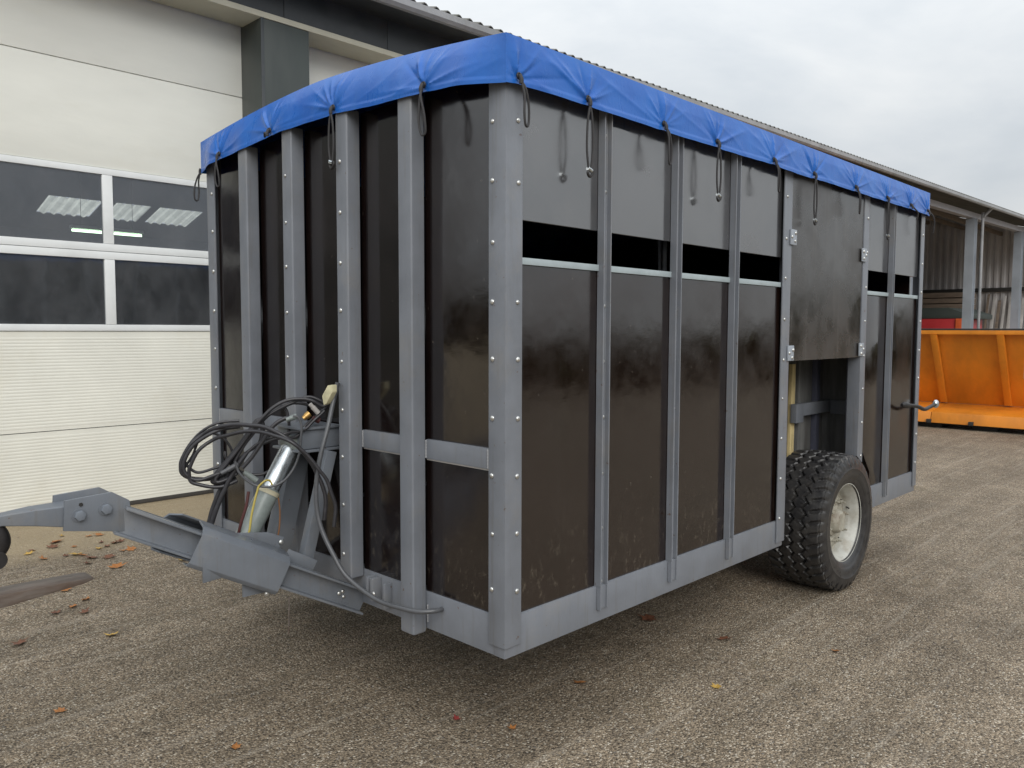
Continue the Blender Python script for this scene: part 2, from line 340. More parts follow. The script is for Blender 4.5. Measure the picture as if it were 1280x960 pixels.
    hh = nd(t, 'ShaderNodeMath', {0: v1.outputs['Distance'], 1: -1.0}, operation='MULTIPLY').outputs[0]
    h2 = nd(t, 'ShaderNodeMath', {0: hh, 1: nd(t, 'ShaderNodeMath', {0: s1.outputs[1], 1: 0.6}, operation='MULTIPLY').outputs[0]}, operation='ADD').outputs[0]
    bp = nd(t, 'ShaderNodeBump', {'Height': h2, 'Strength': 0.85, 'Distance': 0.009})
    t.links.new(bp.outputs[0], b.inputs['Normal'])
    return m
M['ground'] = ground_mat()

def leaf_mat(name, a, bcol):
    m, t, b, o = new_mat(name)
    n = nd(t, 'ShaderNodeTexNoise', {'Vector': pos(t), 'Scale': 40.0, 'Detail': 5.0}).outputs['Fac']
    t.links.new(ramp2(t, n, 0.3, a, 0.7, bcol), b.inputs['Base Color']); b.inputs['Roughness'].default_value = 0.55
    return m
LEAFM = {'orange': leaf_mat('leaf_orange', (0.27, 0.10, 0.025), (0.43, 0.18, 0.05)),
         'yellow': leaf_mat('leaf_yellow', (0.40, 0.24, 0.04), (0.52, 0.34, 0.09)),
         'brown': leaf_mat('leaf_brown', (0.09, 0.035, 0.02), (0.20, 0.085, 0.045)),
         'red': leaf_mat('leaf_red', (0.20, 0.03, 0.03), (0.33, 0.06, 0.05))}
M['trees'] = leaf_mat('far_foliage', (0.035, 0.045, 0.02), (0.10, 0.09, 0.035))

# ------------------------------------------------------------------ mesh helpers
def link(name, me, mat, parent=None):
    if mat is not None and not me.materials: me.materials.append(M[mat] if isinstance(mat, str) else mat)
    o = bpy.data.objects.new(name, me); C.objects.link(o)
    if parent is not None: o.parent = parent
    return o
def empty(name, loc=(0, 0, 0), parent=None):
    o = bpy.data.objects.new(name, None); C.objects.link(o); o.location = loc
    o.empty_display_size = 0.2
    if parent is not None: o.parent = parent
    return o
def tag(o, label, cat, group=None):
    o['label'] = label; o['category'] = cat
    if group: o['group'] = group
    return o
def bm_box(bm, a, b):
    x0, y0, z0 = a; x1, y1, z1 = b
    v = [bm.verts.new(p) for p in ((x0,y0,z0),(x1,y0,z0),(x1,y1,z0),(x0,y1,z0),(x0,y0,z1),(x1,y0,z1),(x1,y1,z1),(x0,y1,z1))]
    for f in ((3,2,1,0),(4,5,6,7),(0,1,5,4),(1,2,6,5),(2,3,7,6),(3,0,4,7)): bm.faces.new([v[i] for i in f])
    return v
def bm_prism(bm, poly, axis, a, b):
    """extrude a 2D polygon along an axis; poly in the other two axes (order x,y,z without axis)"""
    def P(p, s):
        q = list(p); q.insert(axis, s); return q
    va = [bm.verts.new(P(p, a)) for p in poly]; vb = [bm.verts.new(P(p, b)) for p in poly]
    n = len(poly)
    bm.faces.new(va); bm.faces.new(list(reversed(vb)))
    for i in range(n): bm.faces.new((va[i], vb[i], vb[(i+1) % n], va[(i+1) % n]))
def finish(bm, name, bevel=0.0, seg=2, smooth=False, angle=R(35)):
    bmesh.ops.recalc_face_normals(bm, faces=bm.faces)
    if bevel:
        es = [e for e in bm.edges if len(e.link_faces) == 2 and e.calc_face_angle(0) > R(25)]
        bmesh.ops.bevel(bm, geom=es, offset=bevel, segments=seg, profile=0.6, affect='EDGES', clamp_overlap=True)
        smooth = True
    me = bpy.data.meshes.new(name); bm.to_mesh(me); bm.free()
    if smooth:
        me.shade_smooth()
        try: me.set_sharp_from_angle(angle=angle)
        except Exception: pass
    return me
def box(name, a, b, mat, parent=None, bevel=0.003, seg=2):
    lo = [min(a[i], b[i]) for i in range(3)]; hi = [max(a[i], b[i]) for i in range(3)]
    bm = bmesh.new(); bm_box(bm, lo, hi)
    return link(name, finish(bm, name, bevel, seg), mat, parent)
def boxes(name, lst, mat, parent=None, bevel=0.003):
    bm = bmesh.new()
    for a, b in lst: bm_box(bm, [min(a[i], b[i]) for i in range(3)], [max(a[i], b[i]) for i in range(3)])
    return link(name, finish(bm, name, bevel), mat, parent)
def prism(name, poly, axis, a, b, mat, parent=None, bevel=0.003):
    bm = bmesh.new(); bm_prism(bm, poly, axis, a, b)
    return link(name, finish(bm, name, bevel), mat, parent)
def catmull(pts, k=6):
    P = [Vector(p) for p in pts]
    P = [P[0]*2-P[1]] + P + [P[-1]*2-P[-2]]
    out = []
    for i in range(1, len(P)-2):
        for j in range(k):
            t = j/k
            a, b, c, d = P[i-1], P[i], P[i+1], P[i+2]
            out.append(0.5*((2*b)+(-a+c)*t+(2*a-5*b+4*c-d)*t*t+(-a+3*b-3*c+d)*t**3))
    out.append(P[-2]); return out
def bm_tube(bm, pts, r, n=10, cap=True):
    pts = [Vector(p) for p in pts]
    rr = r if isinstance(r, (list, tuple)) else [r]*len(pts)
    rings = []; prev = None
    for i, p in enumerate(pts):
        d = (pts[min(i+1, len(pts)-1)] - pts[max(i-1, 0)])
        if d.length < 1e-9: d = Vector((0, 0, 1))
        d.normalize()
        if prev is None:
            ref = Vector((0, 0, 1)) if abs(d.z) < 0.9 else Vector((1, 0, 0))
            s = d.cross(ref).normalized()
        else:
            s = (prev - d*prev.dot(d)); s.normalize()
        prev = s; q = d.cross(s)
        rings.append([bm.verts.new(p + (s*math.cos(2*math.pi*k/n) + q*math.sin(2*math.pi*k/n))*rr[i]) for k in range(n)])
    for a, b in zip(rings, rings[1:]):
        for k in range(n): bm.faces.new((a[k], a[(k+1) % n], b[(k+1) % n], b[k]))
    if cap and len(rings) > 1:
        bm.faces.new(rings[0]); bm.faces.new(list(reversed(rings[-1])))
def tube(name, pts, r, mat, parent=None, smooth=6, n=10):
    bm = bmesh.new(); bm_tube(bm, catmull(pts, smooth) if smooth else pts, r, n)
    return link(name, finish(bm, name, 0, smooth=True, angle=R(50)), mat, parent)
def bm_lathe(bm, prof, axis_pt=(0, 0, 0), n=48):
    """profile (r, y) revolved about the Y axis"""
    rings = []
    for r, y in prof:
        rings.append([bm.verts.new((axis_pt[0]+r*math.cos(2*math.pi*k/n), axis_pt[1]+y, axis_pt[2]+r*math.sin(2*math.pi*k/n))) for k in range(n)])
    for a, b in zip(rings, rings[1:]):
        for k in range(n): bm.faces.new((a[k], a[(k+1) % n], b[(k+1) % n], b[k]))
def dome_mesh():
    """domed coach-bolt head, flat side on the XY plane, facing +Z"""
    bm = bmesh.new(); n = 10
    prof = [(0.0105, 0), (0.0105, 0.0015), (0.0085, 0.0045), (0.0045, 0.0065)]
    rings = [[bm.verts.new((r*math.cos(2*math.pi*k/n), r*math.sin(2*math.pi*k/n), z)) for k in range(n)] for r, z in prof]
    for a, b in zip(rings, rings[1:]):
        for k in range(n): bm.faces.new((a[k], a[(k+1) % n], b[(k+1) % n], b[k]))
    bm.faces.new(rings[-1])
    return finish(bm, 'bolt', 0, smooth=True, angle=R(60))
BOLT = dome_mesh(); BOLT.materials.append(M['bolt'])
ROT_Y = (R(90), 0, 0)       # +Z -> -Y
ROT_X = (0, R(-90), 0)      # +Z -> -X
def bolt(p, rot, parent, s=1.0):
    o = bpy.data.objects.new('bolt', BOLT); C.objects.link(o); o.parent = parent
    k = s*random.uniform(0.9, 1.12)
    o.location = Vector(p) + Vector((0, random.uniform(-.0025, .0025), random.uniform(-.005, .005))) if rot is ROT_X else Vector(p) + Vector((random.uniform(-.0025, .0025), 0, random.uniform(-.005, .005)))
    o.rotation_euler = rot; o.scale = (k, k, k); return o
def orient_box(bm, p0, p1, w, h, upv=(0, 0, 1)):
    """bar from p0 to p1, w across, h in the up direction"""
    p0, p1 = Vector(p0), Vector(p1); d = (p1-p0).normalized()
    s = d.cross(Vector(upv)).normalized(); u = s.cross(d)
    v = [bm.verts.new(q) for q in (p0-s*w/2-u*h/2, p0+s*w/2-u*h/2, p0+s*w/2+u*h/2, p0-s*w/2+u*h/2,
                                   p1-s*w/2-u*h/2, p1+s*w/2-u*h/2, p1+s*w/2+u*h/2, p1-s*w/2+u*h/2)]
    for f in ((0,1,2,3),(7,6,5,4),(0,4,5,1),(1,5,6,2),(2,6,7,3),(3,7,4,0)): bm.faces.new([v[i] for i in f])
def bar(name, p0, p1, w, h, mat, parent=None, bevel=0.003):
    bm = bmesh.new(); orient_box(bm, p0, p1, w, h)
    return link(name, finish(bm, name, bevel), mat, parent)

# ------------------------------------------------------------------ ground
bm = bmesh.new()
S = 700
for i in range(1):
    vs = [bm.verts.new(p) for p in ((-S, -S, 0), (S, -S, 0), (S, S, 0), (-S, S, 0))]; bm.faces.new(vs)
g = link('ground', finish(bm, 'ground'), 'ground'); g['kind'] = 'structure'
tag(g, 'brown grey exposed aggregate asphalt yard', 'ground')

bm = bmesh.new(); rs = random.Random(21)
for i in range(3600):
    x = rs.uniform(-1.6, 5.0); y = rs.uniform(-1.2, 5.6)
    r_ = rs.uniform(0.003, 0.0075)*(1.5 if rs.random() < 0.05 else 1)
    q = Matrix.Rotation(rs.uniform(0, 6.28), 3, 'Z'); a, b_, c_ = r_*rs.uniform(0.8, 1.4), r_*rs.uniform(0.6, 1.0), r_*rs.uniform(0.35, 0.7)
    vs = [bm.verts.new(Vector((x, y, c_*0.35)) + q @ Vector(v)) for v in ((a, 0, 0), (0.2*a, b_, 0.1*c_), (-a, 0.1*b_, 0), (-0.1*a, -b_, 0), (0.1*a, 0, c_), (0, 0, -c_))]
    for f in ((0, 1, 4), (1, 2, 4), (2, 3, 4), (3, 0, 4), (1, 0, 5), (2, 1, 5), (3, 2, 5), (0, 3, 5)): bm.faces.new([vs[k] for k in f])
m_, t_, b__, o_ = new_mat('loose_stone')
ri = nd(t_, 'ShaderNodeNewGeometry').outputs['Random Per Island']
t_.links.new(ramp2(t_, ri, 0.0, (0.10, 0.082, 0.062), 1.0, (0.44, 0.40, 0.34)), b__.inputs['Base Color']); b__.inputs['Roughness'].default_value = 0.8
M['stone'] = m_
lg = link('loose_gravel', finish(bm, 'loose_gravel'), 'stone'); lg['kind'] = 'stuff'
tag(lg, 'loose pale chippings scattered over the asphalt yard', 'gravel')

# ------------------------------------------------------------------ workshop
YW = 6.10          # door plane
YF = 5.67          # outer wall face
def eave_z(x): return 5.459 + 0.018*(x-5.16)
ws = empty('workshop', (0, YF, 0))
tag(ws, 'long workshop with cream sectional doors between dark green pillars', 'building')
def W(name, a, b, mat, parent=ws, bevel=0.004):
    o = box(name, a, b, mat, None, bevel); o.parent = parent
    o.matrix_parent_inverse = par_inv(parent); return o
def par_inv(p):
    m = Matrix.Translation(p.location)
    q = p.parent
    while q is not None:
        m = Matrix.Translation(q.location) @ m; q = q.parent
    return m.inverted()
def adopt(o, p):
    o.parent = p; o.matrix_parent_inverse = par_inv(p); return o

DOOR_W = 4.317
DX1 = 2.117        # right edge of the main door
# sectional door: built once (its right edge at x = 0 local), then copied
def rib_panel_mesh(w, z0, z1, pitch=0.030, d=0.0017):
    bm = bmesh.new(); z = z0 + 0.03; prof = [(0, z0), (0, z)]
    while z + pitch < z1 - 0.03:
        prof += [(-d, z+pitch*0.3), (-d, z+pitch*0.62), (0, z+pitch*0.95)]; z += pitch
    prof += [(0, z1)]
    L_ = [bm.verts.new((-w, y, zz)) for y, zz in prof]; R_ = [bm.verts.new((0, y, zz)) for y, zz in prof]
    for i in range(len(prof)-1): bm.faces.new((L_[i], R_[i], R_[i+1], L_[i+1]))
    bl = [bm.verts.new((x, 0.04, zz)) for x, zz in ((-w, z0), (0, z0), (0, z1), (-w, z1))]
    bm.faces.new((bl[3], bl[2], bl[1], bl[0])); bm.faces.new((L_[0], bl[0], bl[1], R_[0])); bm.faces.new((R_[-1], bl[2], bl[3], L_[-1]))
    return finish(bm, 'door_panel')
def make_door(x_right):
    d = empty('sectional_door', (x_right, YW-YF, 0), ws)
    w = DOOR_W
    rows = [(0.045, 0.803, 'rib'), (0.811, 1.733, 'rib'), (3.297, 4.241, 'flat'), (4.249, 5.19, 'flat')]
    for z0, z1, k in rows:
        if k == 'rib':
            me = rib_panel_mesh(w, z0, z1); o = link('door_panel', me, 'door_low', d)
        else:
            o = box('door_panel', (-w, 0, z0), (0, 0.04, z1), 'door_cream', d, 0.004)
    box('bottom_seal', (-w, -0.005, 0.004), (0, 0.045, 0.043), 'seal', d, 0.004)
    # aluminium window rows
    def F(n, a, b): return box(n, a, b, 'white_alu', d, 0.006)
    F('window_rail', (-w, -0.012, 1.738), (0, 0.045, 1.800))
    F('window_rail', (-w, -0.012, 2.428), (0, 0.045, 2.500))
    F('window_rail', (-w, -0.012, 2.504), (0, 0.045, 2.576))
    F('window_rail', (-w, -0.012, 3.232), (0, 0.045, 3.293))
    for z0, z1 in ((1.801, 2.427), (2.577, 3.231)):
        xs = [-w, -w+0.10, -w/2-0.797, -w/2-0.703, -w/2+0.703, -w/2+0.797, -0.10, 0.0]
        for i in range(0, 8, 2): F('window_mullion', (xs[i], -0.012, z0), (xs[i+1], 0.045, z1))
        for i in range(1, 7, 2):
            box('window_pane', (xs[i]-0.005, 0.012, z0-0.005), (xs[i+1]+0.005, 0.018, z1+0.005), 'glass', d, 0)
    return d
for xr in (DX1, DX1 + DOOR_W + 0.565): make_door(xr)
# pillars, lintel, fascia
PW = 0.565
xs_p = [DX1, DX1 + DOOR_W + PW, DX1 - DOOR_W - PW]
for x in xs_p:
    W('pillar', (x, YF, 0), (x+PW, YW+0.1, 4.979), 'green_clad')
    W('corner_trim', (x-0.006, YF-0.006, 0), (x+0.03, YF-0.001, 4.979), 'green_fascia', bevel=0.001)
XL, XR = DX1 - (DOOR_W+PW), 14.0
W('wall', (DX1 + 2*DOOR_W + 2*PW, YF, 0), (XR, YW+0.1, 4.979), 'green_clad')
W('wall', (XL-1.6, YF, 0), (XL, YW+0.1, 4.979), 'green_clad')
W('lintel_trim', (XL-1.6, YF-0.012, 4.98), (XR, YW-0.02, 5.04), 'cream_trim')
x = XL-1.6
while x < XR:
    W('fascia_panel', (x, YF-0.004, 5.042), (min(x+1.35, XR)-0.006, YF+0.05, eave_z(x)-0.02), 'green_fascia', bevel=0.003); x += 1.35
W('inner_lintel', (XL-1.6, YW+0.05, 5.0), (XR, YW+0.12, eave_z(XL)+0.1), 'inside_wall')
# corrugated roof
def corr_roof(name, x0, x1, y0, y1, rise, pitch=0.177, amp=0.026, dz=0.0, mat='fibre', holes=(), thick=0.012):
    bm = bmesh.new(); n = int((x1-x0)/pitch*6); rows = [0, 0.985, 1.0] if False else [0, 1]
    top = []; bot = []
    for r in rows:
        y = y0 + (y1-y0)*r
        a = []; b = []
        for i in range(n+1):
            x = x0 + (x1-x0)*i/n
            z = eave_z(x) + dz + rise*abs(y-y0) + amp*math.sin(2*math.pi*x/pitch)
            a.append(bm.verts.new((x, y, z+thick))); b.append(bm.verts.new((x, y, z)))
        top.append(a); bot.append(b)
    for i in range(n):
        bm.faces.new((top[0][i], top[0][i+1], top[1][i+1], top[1][i]))
        bm.faces.new((bot[0][i+1], bot[0][i], bot[1][i], bot[1][i+1]))
        bm.faces.new((bot[0][i], bot[0][i+1], top[0][i+1], top[0][i]))
        bm.faces.new((top[1][i], top[1][i+1], bot[1][i+1], bot[1][i]))
    return link(name, finish(bm, name, 0, smooth=True, angle=R(60)), mat)
YE, YR_, YB = 5.22, 16.0, 28.4
SL = 0.27
adopt(corr_roof('roof_sheet', XL-1.6, XR, YE, YR_, SL, dz=0.05), ws)
# gutter
def gutter(x0, x1, parent):
    bm = bmesh.new(); prof = [(0.0, 0.0), (0.0, -0.07), (0.03, -0.105), (0.085, -0.105), (0.115, -0.07), (0.115, 0.0), (0.108, 0.0), (0.108, -0.067), (0.08, -0.098), (0.034, -0.098), (0.008, -0.067), (0.008, 0.0)]
    a = [bm.verts.new((x0, YE-0.05+y, eave_z(x0)+0.03+z)) for y, z in prof]; b = [bm.verts.new((x1, YE-0.05+y, eave_z(x1)+0.03+z)) for y, z in prof]
    for i in range(len(prof)):
        j = (i+1) % len(prof); bm.faces.new((a[i], a[j], b[j], b[i]))
    o = link('gutter', finish(bm, 'gutter'), 'gutter'); return adopt(o, parent)
gutter(XL-1.6, XR, ws)
def soffit(x0, x1, parent, mat):
    bm = bmesh.new()
    vs = []
    for x in (x0, x1):
        z = eave_z(x)
        vs.append([bm.verts.new(p) for p in ((x, YE+0.07, z-0.06), (x, YF-0.006, z-0.045), (x, YF-0.006, z-0.02), (x, YE+0.07, z-0.035))])
    a, b = vs
    for i in range(4): bm.faces.new((a[i], b[i], b[(i+1) % 4], a[(i+1) % 4]))
    bm.faces.new(a); bm.faces.new(list(reversed(b)))
    return adopt(link('soffit_board', finish(bm, 'soffit_board'), mat), parent)
soffit(XL-1.6, XR, ws, 'green_fascia')
# inside of the workshop: floor, back wall, rear roof slope with rooflights
zr = lambda y: 5.55 + SL*(YR_-YE) - SL*(y-YR_)
W('inside_floor', (XL-1.6, YW+0.13, 0.004), (XR, YB, 0.03), 'inside_floor')
W('rear_wall', (XL-1.6, YB, 0), (XR, YB+0.2, zr(YB)+0.1), 'inside_wall')
W('side_wall', (XL-1.8, YF, 0), (XL-1.6, YB+0.2, 5.4), 'inside_wall')
W('side_wall', (XR, YF+0.3, 0), (XR+0.2, YB+0.2, 5.4), 'inside_wall')
def slope_quad(name, x0, x1, y0, y1, mat, off=0.0, t=0.03):
    bm = bmesh.new(); poly = [(y0, zr(y0)+off), (y1, zr(y1)+off), (y1, zr(y1)+off+t), (y0, zr(y0)+off+t)]
    bm_prism(bm, poly, 0, x0, x1); return adopt(link(name, finish(bm, name), mat), ws)
RLX = [(5.8, 7.4), (7.8, 8.9), (9.2, 10.7)]
RY0, RY1 = 25.6, 27.0
slope_quad('rear_roof', XL-1.6, XR, YR_, RY0, 'inside_wall'); slope_quad('rear_roof', XL-1.6, XR, RY1, YB, 'inside_wall')
xx = XL-1.6
for a, b in RLX + [(XR, XR)]:
    if a > xx: slope_quad('rear_roof', xx, a, RY0, RY1, 'inside_wall')
    xx = b
for a, b in RLX:
    bm = bmesh.new(); n = int((b-a)/0.3*6); pv = None
    for i in range(n+1):
        x = a+(b-a)*i/n; dz = 0.05*math.sin(2*math.pi*(x-a)/0.3)+0.02
        c = (bm.verts.new((x, RY0, zr(RY0)+dz)), bm.verts.new((x, RY1, zr(RY1)+dz)))
        if pv: bm.faces.new((pv[0], c[0], c[1], pv[1]))
        pv = c
    adopt(link('rooflight', finish(bm, 'rooflight', 0, smooth=True), 'rooflight'), ws)
for y in (12.5, 20.5): W('roof_truss', (XL-1.6, y, 6.55), (XR, y+0.18, 6.85), 'green_fascia')
tl = empty('tube_lamp', (2.72, 11.9, 3.33)); tag(tl, 'lit fluorescent tube lamp hanging behind the door windows', 'lamp')
box('lamp_body', (-0.56, -0.05, 0.03), (0.56, 0.05, 0.08), 'white_alu', tl, 0.004)
tube('tube', [(-0.54, 0, 0), (0.54, 0, 0)], 0.02, 'tube', tl, smooth=0)
for s in (-0.4, 0.4): tube('hanger', [(s, 0, 0.08), (s, 0, 1.4)], 0.004, 'dark_gear', tl, smooth=0, n=5)

# ------------------------------------------------------------------ open shed
sh = empty('open_shed', (XR, YF, 0)); tag(sh, 'open fronted machinery shed with steel posts and corrugated end wall', 'shed')
SX1 = 41.0
adopt(corr_roof('roof_sheet', XR, SX1+0.5, YE, 15.0, 0.25, dz=0.05), sh)
gutter(XR, SX1+0.5, sh)
def W2(n, a, b, m, bev=0.004): return adopt(box(n, a, b, m, None, bev), sh)
bmx = bmesh.new()
for x0, x1 in ((XR, SX1),):
    a = [bmx.verts.new((x0, y, eave_z(x0)+z)) for y, z in ((5.72, -0.34), (5.92, -0.34), (5.92, -0.16), (5.72, -0.16))]
    b = [bmx.verts.new((x1, y, eave_z(x1)+z)) for y, z in ((5.72, -0.34), (5.92, -0.34), (5.92, -0.16), (5.72, -0.16))]
    for i in range(4): bmx.faces.new((a[i], b[i], b[(i+1) % 4], a[(i+1) % 4]))
adopt(link('eave_beam', finish(bmx, 'eave_beam'), 'shed_beam'), sh)
for px in (16.0, 22.0, 28.0, 34.4, 40.4):
    h_ = eave_z(px) - 0.345
    bm = bmesh.new(); w_, d_, t_ = 0.14, 0.15, 0.018
    poly = [(px-d_, 5.80-w_), (px-d_+t_, 5.80-w_), (px-d_+t_, 5.80-0.008), (px+d_-t_, 5.80-0.008), (px+d_-t_, 5.80-w_), (px+d_, 5.80-w_), (px+d_, 5.80+w_), (px+d_-t_, 5.80+w_), (px+d_-t_, 5.80+0.008), (px-d_+t_, 5.80+0.008), (px-d_+t_, 5.80+w_), (px-d_, 5.80+w_)]
    bm_prism(bm, poly, 2, 0, h_)
    adopt(link('post', finish(bm, 'post'), 'shed_steel'), sh)
for px in (28.2, 34.6):
    o = tube('downpipe', [(px, YE+0.05, eave_z(px)-0.05), (px, 5.5, eave_z(px)-0.32), (px, 5.52, eave_z(px)-0.6), (px, 5.52, 0.1)], 0.045, 'gutter', None, smooth=4); adopt(o, sh)
def corr_wall(name, p0, p1, z0, z1f, pitch, amp, mat):
    p0, p1 = Vector(p0), Vector(p1); d = (p1-p0); L_ = d.length; d.normalize(); nrm = Vector((-d.y, d.x, 0))
    prof = [(0.0, 0), (0.35, 0), (0.5, 1), (0.85, 1)]
    bm = bmesh.new(); pv = None; k = int(L_/pitch)
    for i in range(k):
        for f, a in prof:
            s = (i+f)*pitch; q = p0 + d*s + nrm*(amp*a)
            c = (bm.verts.new((q.x, q.y, z0)), bm.verts.new((q.x, q.y, z1f(q))))
            if pv: bm.faces.new((pv[0], c[0], c[1], pv[1]))
            pv = c
    return adopt(link(name, finish(bm, name), mat), sh)
corr_wall('end_wall', (SX1, 15.0, 0), (SX1, 5.7, 0), 0, lambda q: eave_z(SX1)+0.25*(q.y-YE), 0.31, 0.045, 'shed_clad')
corr_wall('rear_wall', (XR, 15.0, 0), (SX1, 15.0, 0), 0, lambda q: 8.0, 0.31, 0.045, 'shed_clad')
W2('wall_rail', (SX1-0.14, 5.9, 3.62), (SX1-0.01, 15.0, 3.80), 'dark_gear')
for y in (7.9, 9.5, 11.1): W2('purlin', (XR, y, 5.55+0.25*(y-YE)), (SX1, y+0.1, 5.72+0.25*(y-YE)), 'timber')

# ------------------------------------------------------------------ things in the shed
rw = empty('red_wagon', (31.0, 7.9, 0)); tag(rw, 'red wagon with dark cover parked inside the open shed', 'wagon')
box('wagon_body', (-0.9, -1.15, 1.0), (2.6, 2.4, 2.22), 'red_paint', rw, 0.02)
box('end_panel', (-0.95, -1.55, 1.0), (-0.2, -1.16, 2.22), 'orange_red', rw, 0.02)
prism('cover', [(-1.5, 2.225), (2.45, 2.225), (2.45, 2.40), (1.9, 2.62), (-0.9, 2.62), (-1.5, 2.40)], 0, -0.92, 2.6, 'dark_cover', rw, 0.02)
box('chassis', (-0.7, -0.5, 0.75), (2.4, 1.6, 0.99), 'dark_gear', rw, 0.02)
def plain_wheel(parent, loc, r, w):
    bm = bmesh.new(); bm_lathe(bm, [(r*0.5, -w*0.3), (r*0.55, -w*0.5), (r*0.9, -w*0.5), (r, -w*0.3), (r, w*0.3), (r*0.9, w*0.5), (r*0.55, w*0.5), (r*0.5, w*0.3), (0.01, w*0.2)], loc, 28)
    return link('wheel', finish(bm, 'wheel', 0, smooth=True), 'tyre', parent)
for x in (0.0, 1.7):
    for y in (-0.75, 1.9): plain_wheel(rw, (x, y, 0.45), 0.45, 0.3)
ps = empty('timber_stack', (38.6, 10.6, 0)); tag(ps, 'stack of weathered grey brown timber boards against the shed end wall', 'timber stack')
for i in range(9):
    box('board', (-0.5+0.03*(i % 2), -2.0, 1.2+i*0.262), (1.2, 1.5, 1.2+i*0.262+0.225), 'timber', ps, 0.01)
for y in (-1.8, 1.3): box('bearer', (-0.4, y-0.1, 0), (1.1, y+0.1, 1.195), 'timber', ps, 0.01)
ls = empty('leaning_boards', (39.9, 7.6, 0)); tag(ls, 'row of pale boards leaning upright against the shed end wall', 'boards')
for i, (y, h_, w_, mt) in enumerate(((-0.75, 3.3, 0.13, 'pale_board'), (-0.50, 3.45, 0.10, 'timber'), (-0.27, 3.35, 0.16, 'pale_board'), (0.0, 3.4, 0.10, 'pale_board'), (0.22, 3.2, 0.13, 'timber'), (0.42, 3.35, 0.14, 'pale_board'), (0.68, 3.5, 0.1, 'timber'))):
    bar('board', (-0.3, y, 0.01), (0.75, y, h_), 0.04, w_, mt, ls, 0.004) if False else bar('board', (-0.3, y, 0.03), (0.75, y, h_), w_, 0.04, mt, ls, 0.004)
bb = empty('steel_drum', (38.0, 6.75, 0)); tag(bb, 'dark blue drum standing by the second shed post', 'drum')
bm = bmesh.new(); pr = [(0.0, 0.005), (0.29, 0.005), (0.29, 0.3), (0.305, 0.31), (0.29, 0.32), (0.29, 0.6), (0.305, 0.61), (0.29, 0.62), (0.29, 0.9), (0.27, 0.9), (0.26, 0.88), (0.0, 0.88)]
bm_lathe(bm, pr, (0, 0, 0), 24); bmesh.ops.rotate(bm, verts=bm.verts, cent=(0, 0, 0), matrix=Matrix.Rotation(R(90), 3, 'X'))
link('drum_body', finish(bm, 'drum_body', 0, smooth=True), 'blue_barrel', bb)

# ------------------------------------------------------------------ orange hopper bin
ob = empty('orange_bin', (13.75, 1.6, 0)); tag(ob, 'orange steel hopper bin with slanted ribs behind the trailer', 'bin')
Y0, Y1 = -4.0, 3.6
def obp(name, poly, a, b, mat='orange', bev=0.006):     # poly in x,z extruded along y
    return prism(name, poly, 1, a, b, mat, ob, bev)
ZT, ZL = 1.775, 0.40
xt, xb = 0.02, 0.78                                     # top flares towards the camera
obp('side_wall', [(xb, ZL), (xb+0.03, ZL), (xt+0.03, ZT), (xt, ZT)], Y0, Y1)
obp('rear_wall', [(2.05, ZL), (2.08, ZL), (2.42, ZT), (2.39, ZT)], Y0, Y1)
obp('floor_plate', [(xb+0.03, ZL), (2.05, ZL), (2.05, ZL+0.03), (xb+0.03, ZL+0.03)], Y0, Y1, 'orange')
obp('top_rim', [(xt-0.07, ZT-0.075), (xt+0.05, ZT-0.075), (xt+0.05, ZT+0.0), (xt-0.07, ZT+0.0)], Y0-0.02, Y1+0.02)
obp('rim_rubber', [(xt-0.075, ZT+0.002), (xt+0.06, ZT+0.002), (xt+0.06, ZT+0.032), (xt-0.075, ZT+0.032)], Y0-0.02, Y1+0.02, 'dark_gear')
for y in (Y0, Y1-0.03): prism('end_wall', [(xb+0.03, ZL+0.03), (2.05, ZL+0.03), (2.39, ZT-0.08), (xt+0.05, ZT-0.08)], 1, y, y+0.03, 'orange', ob, 0.004)
ry = 0.93
for i in range(-4, 3):
    y = ry - 1.07*(i)*-1 - 1.07 if False else -0.14 + 1.07*i
    if y < Y0+0.1 or y+0.12 > Y1: continue
    prism('rib', [(xb-0.004, ZL+0.012), (xb-0.10, ZL+0.012), (xt-0.085, ZT-0.08), (xt-0.004, ZT-0.08)], 1, y, y+0.11, 'orange', ob, 0.006)
# sloped deck plate with foot
for i, (ya, yb) in enumerate(((Y0, -1.205), (-1.195, 0.945), (0.955, 2.6), (2.61, Y1))):
    prism('deck_plate', [(xb+0.02, ZL-0.002), (-0.10, 0.29), (-0.17, 0.10), (-0.14, 0.095), (-0.06, 0.24), (xb+0.02, 0.30)], 1, ya, yb, 'orange', ob, 0.004)
for y in (-3.0, -1.2, 0.1, 1.0, 2.4): box('skid', (0.0, y-0.2, 0.0), (2.1, y+0.2, 0.20), 'dark_gear', ob, 0.01)
box('skid_beam', (-0.02, Y0+0.2, 0.06), (0.10, Y1-0.2, 0.16), 'dark_gear', ob, 0.005)
for y in (-2.6, -1.18, 0.28, 0.97, 2.0): box('deck_latch', (-0.20, y-0.04, 0.09), (-0.13, y+0.04, 0.16), 'dark_gear', ob, 0.008)
box('marker_plate', (-0.03, -0.62, 0.95), (-0.015, -0.46, 1.30), 'strap', ob, 0.004)

# ------------------------------------------------------------------ trailer
L, WD = 4.70, 2.45
ZB, ZS, S1, S2, S3, ZH, ZTOP = 0.47, 0.63, 2.182, 2.0375, 2.011, 2.665, 2.843
tr = empty('cattle_trailer', (3.325, 1.2, 0))
tag(tr, 'grey steel framed livestock trailer with dark plywood panels', 'trailer')
def T(o): return adopt(o, tr)
def tb(n, a, b, m, bev=0.003): return T(box(n, a, b, m, None, bev))
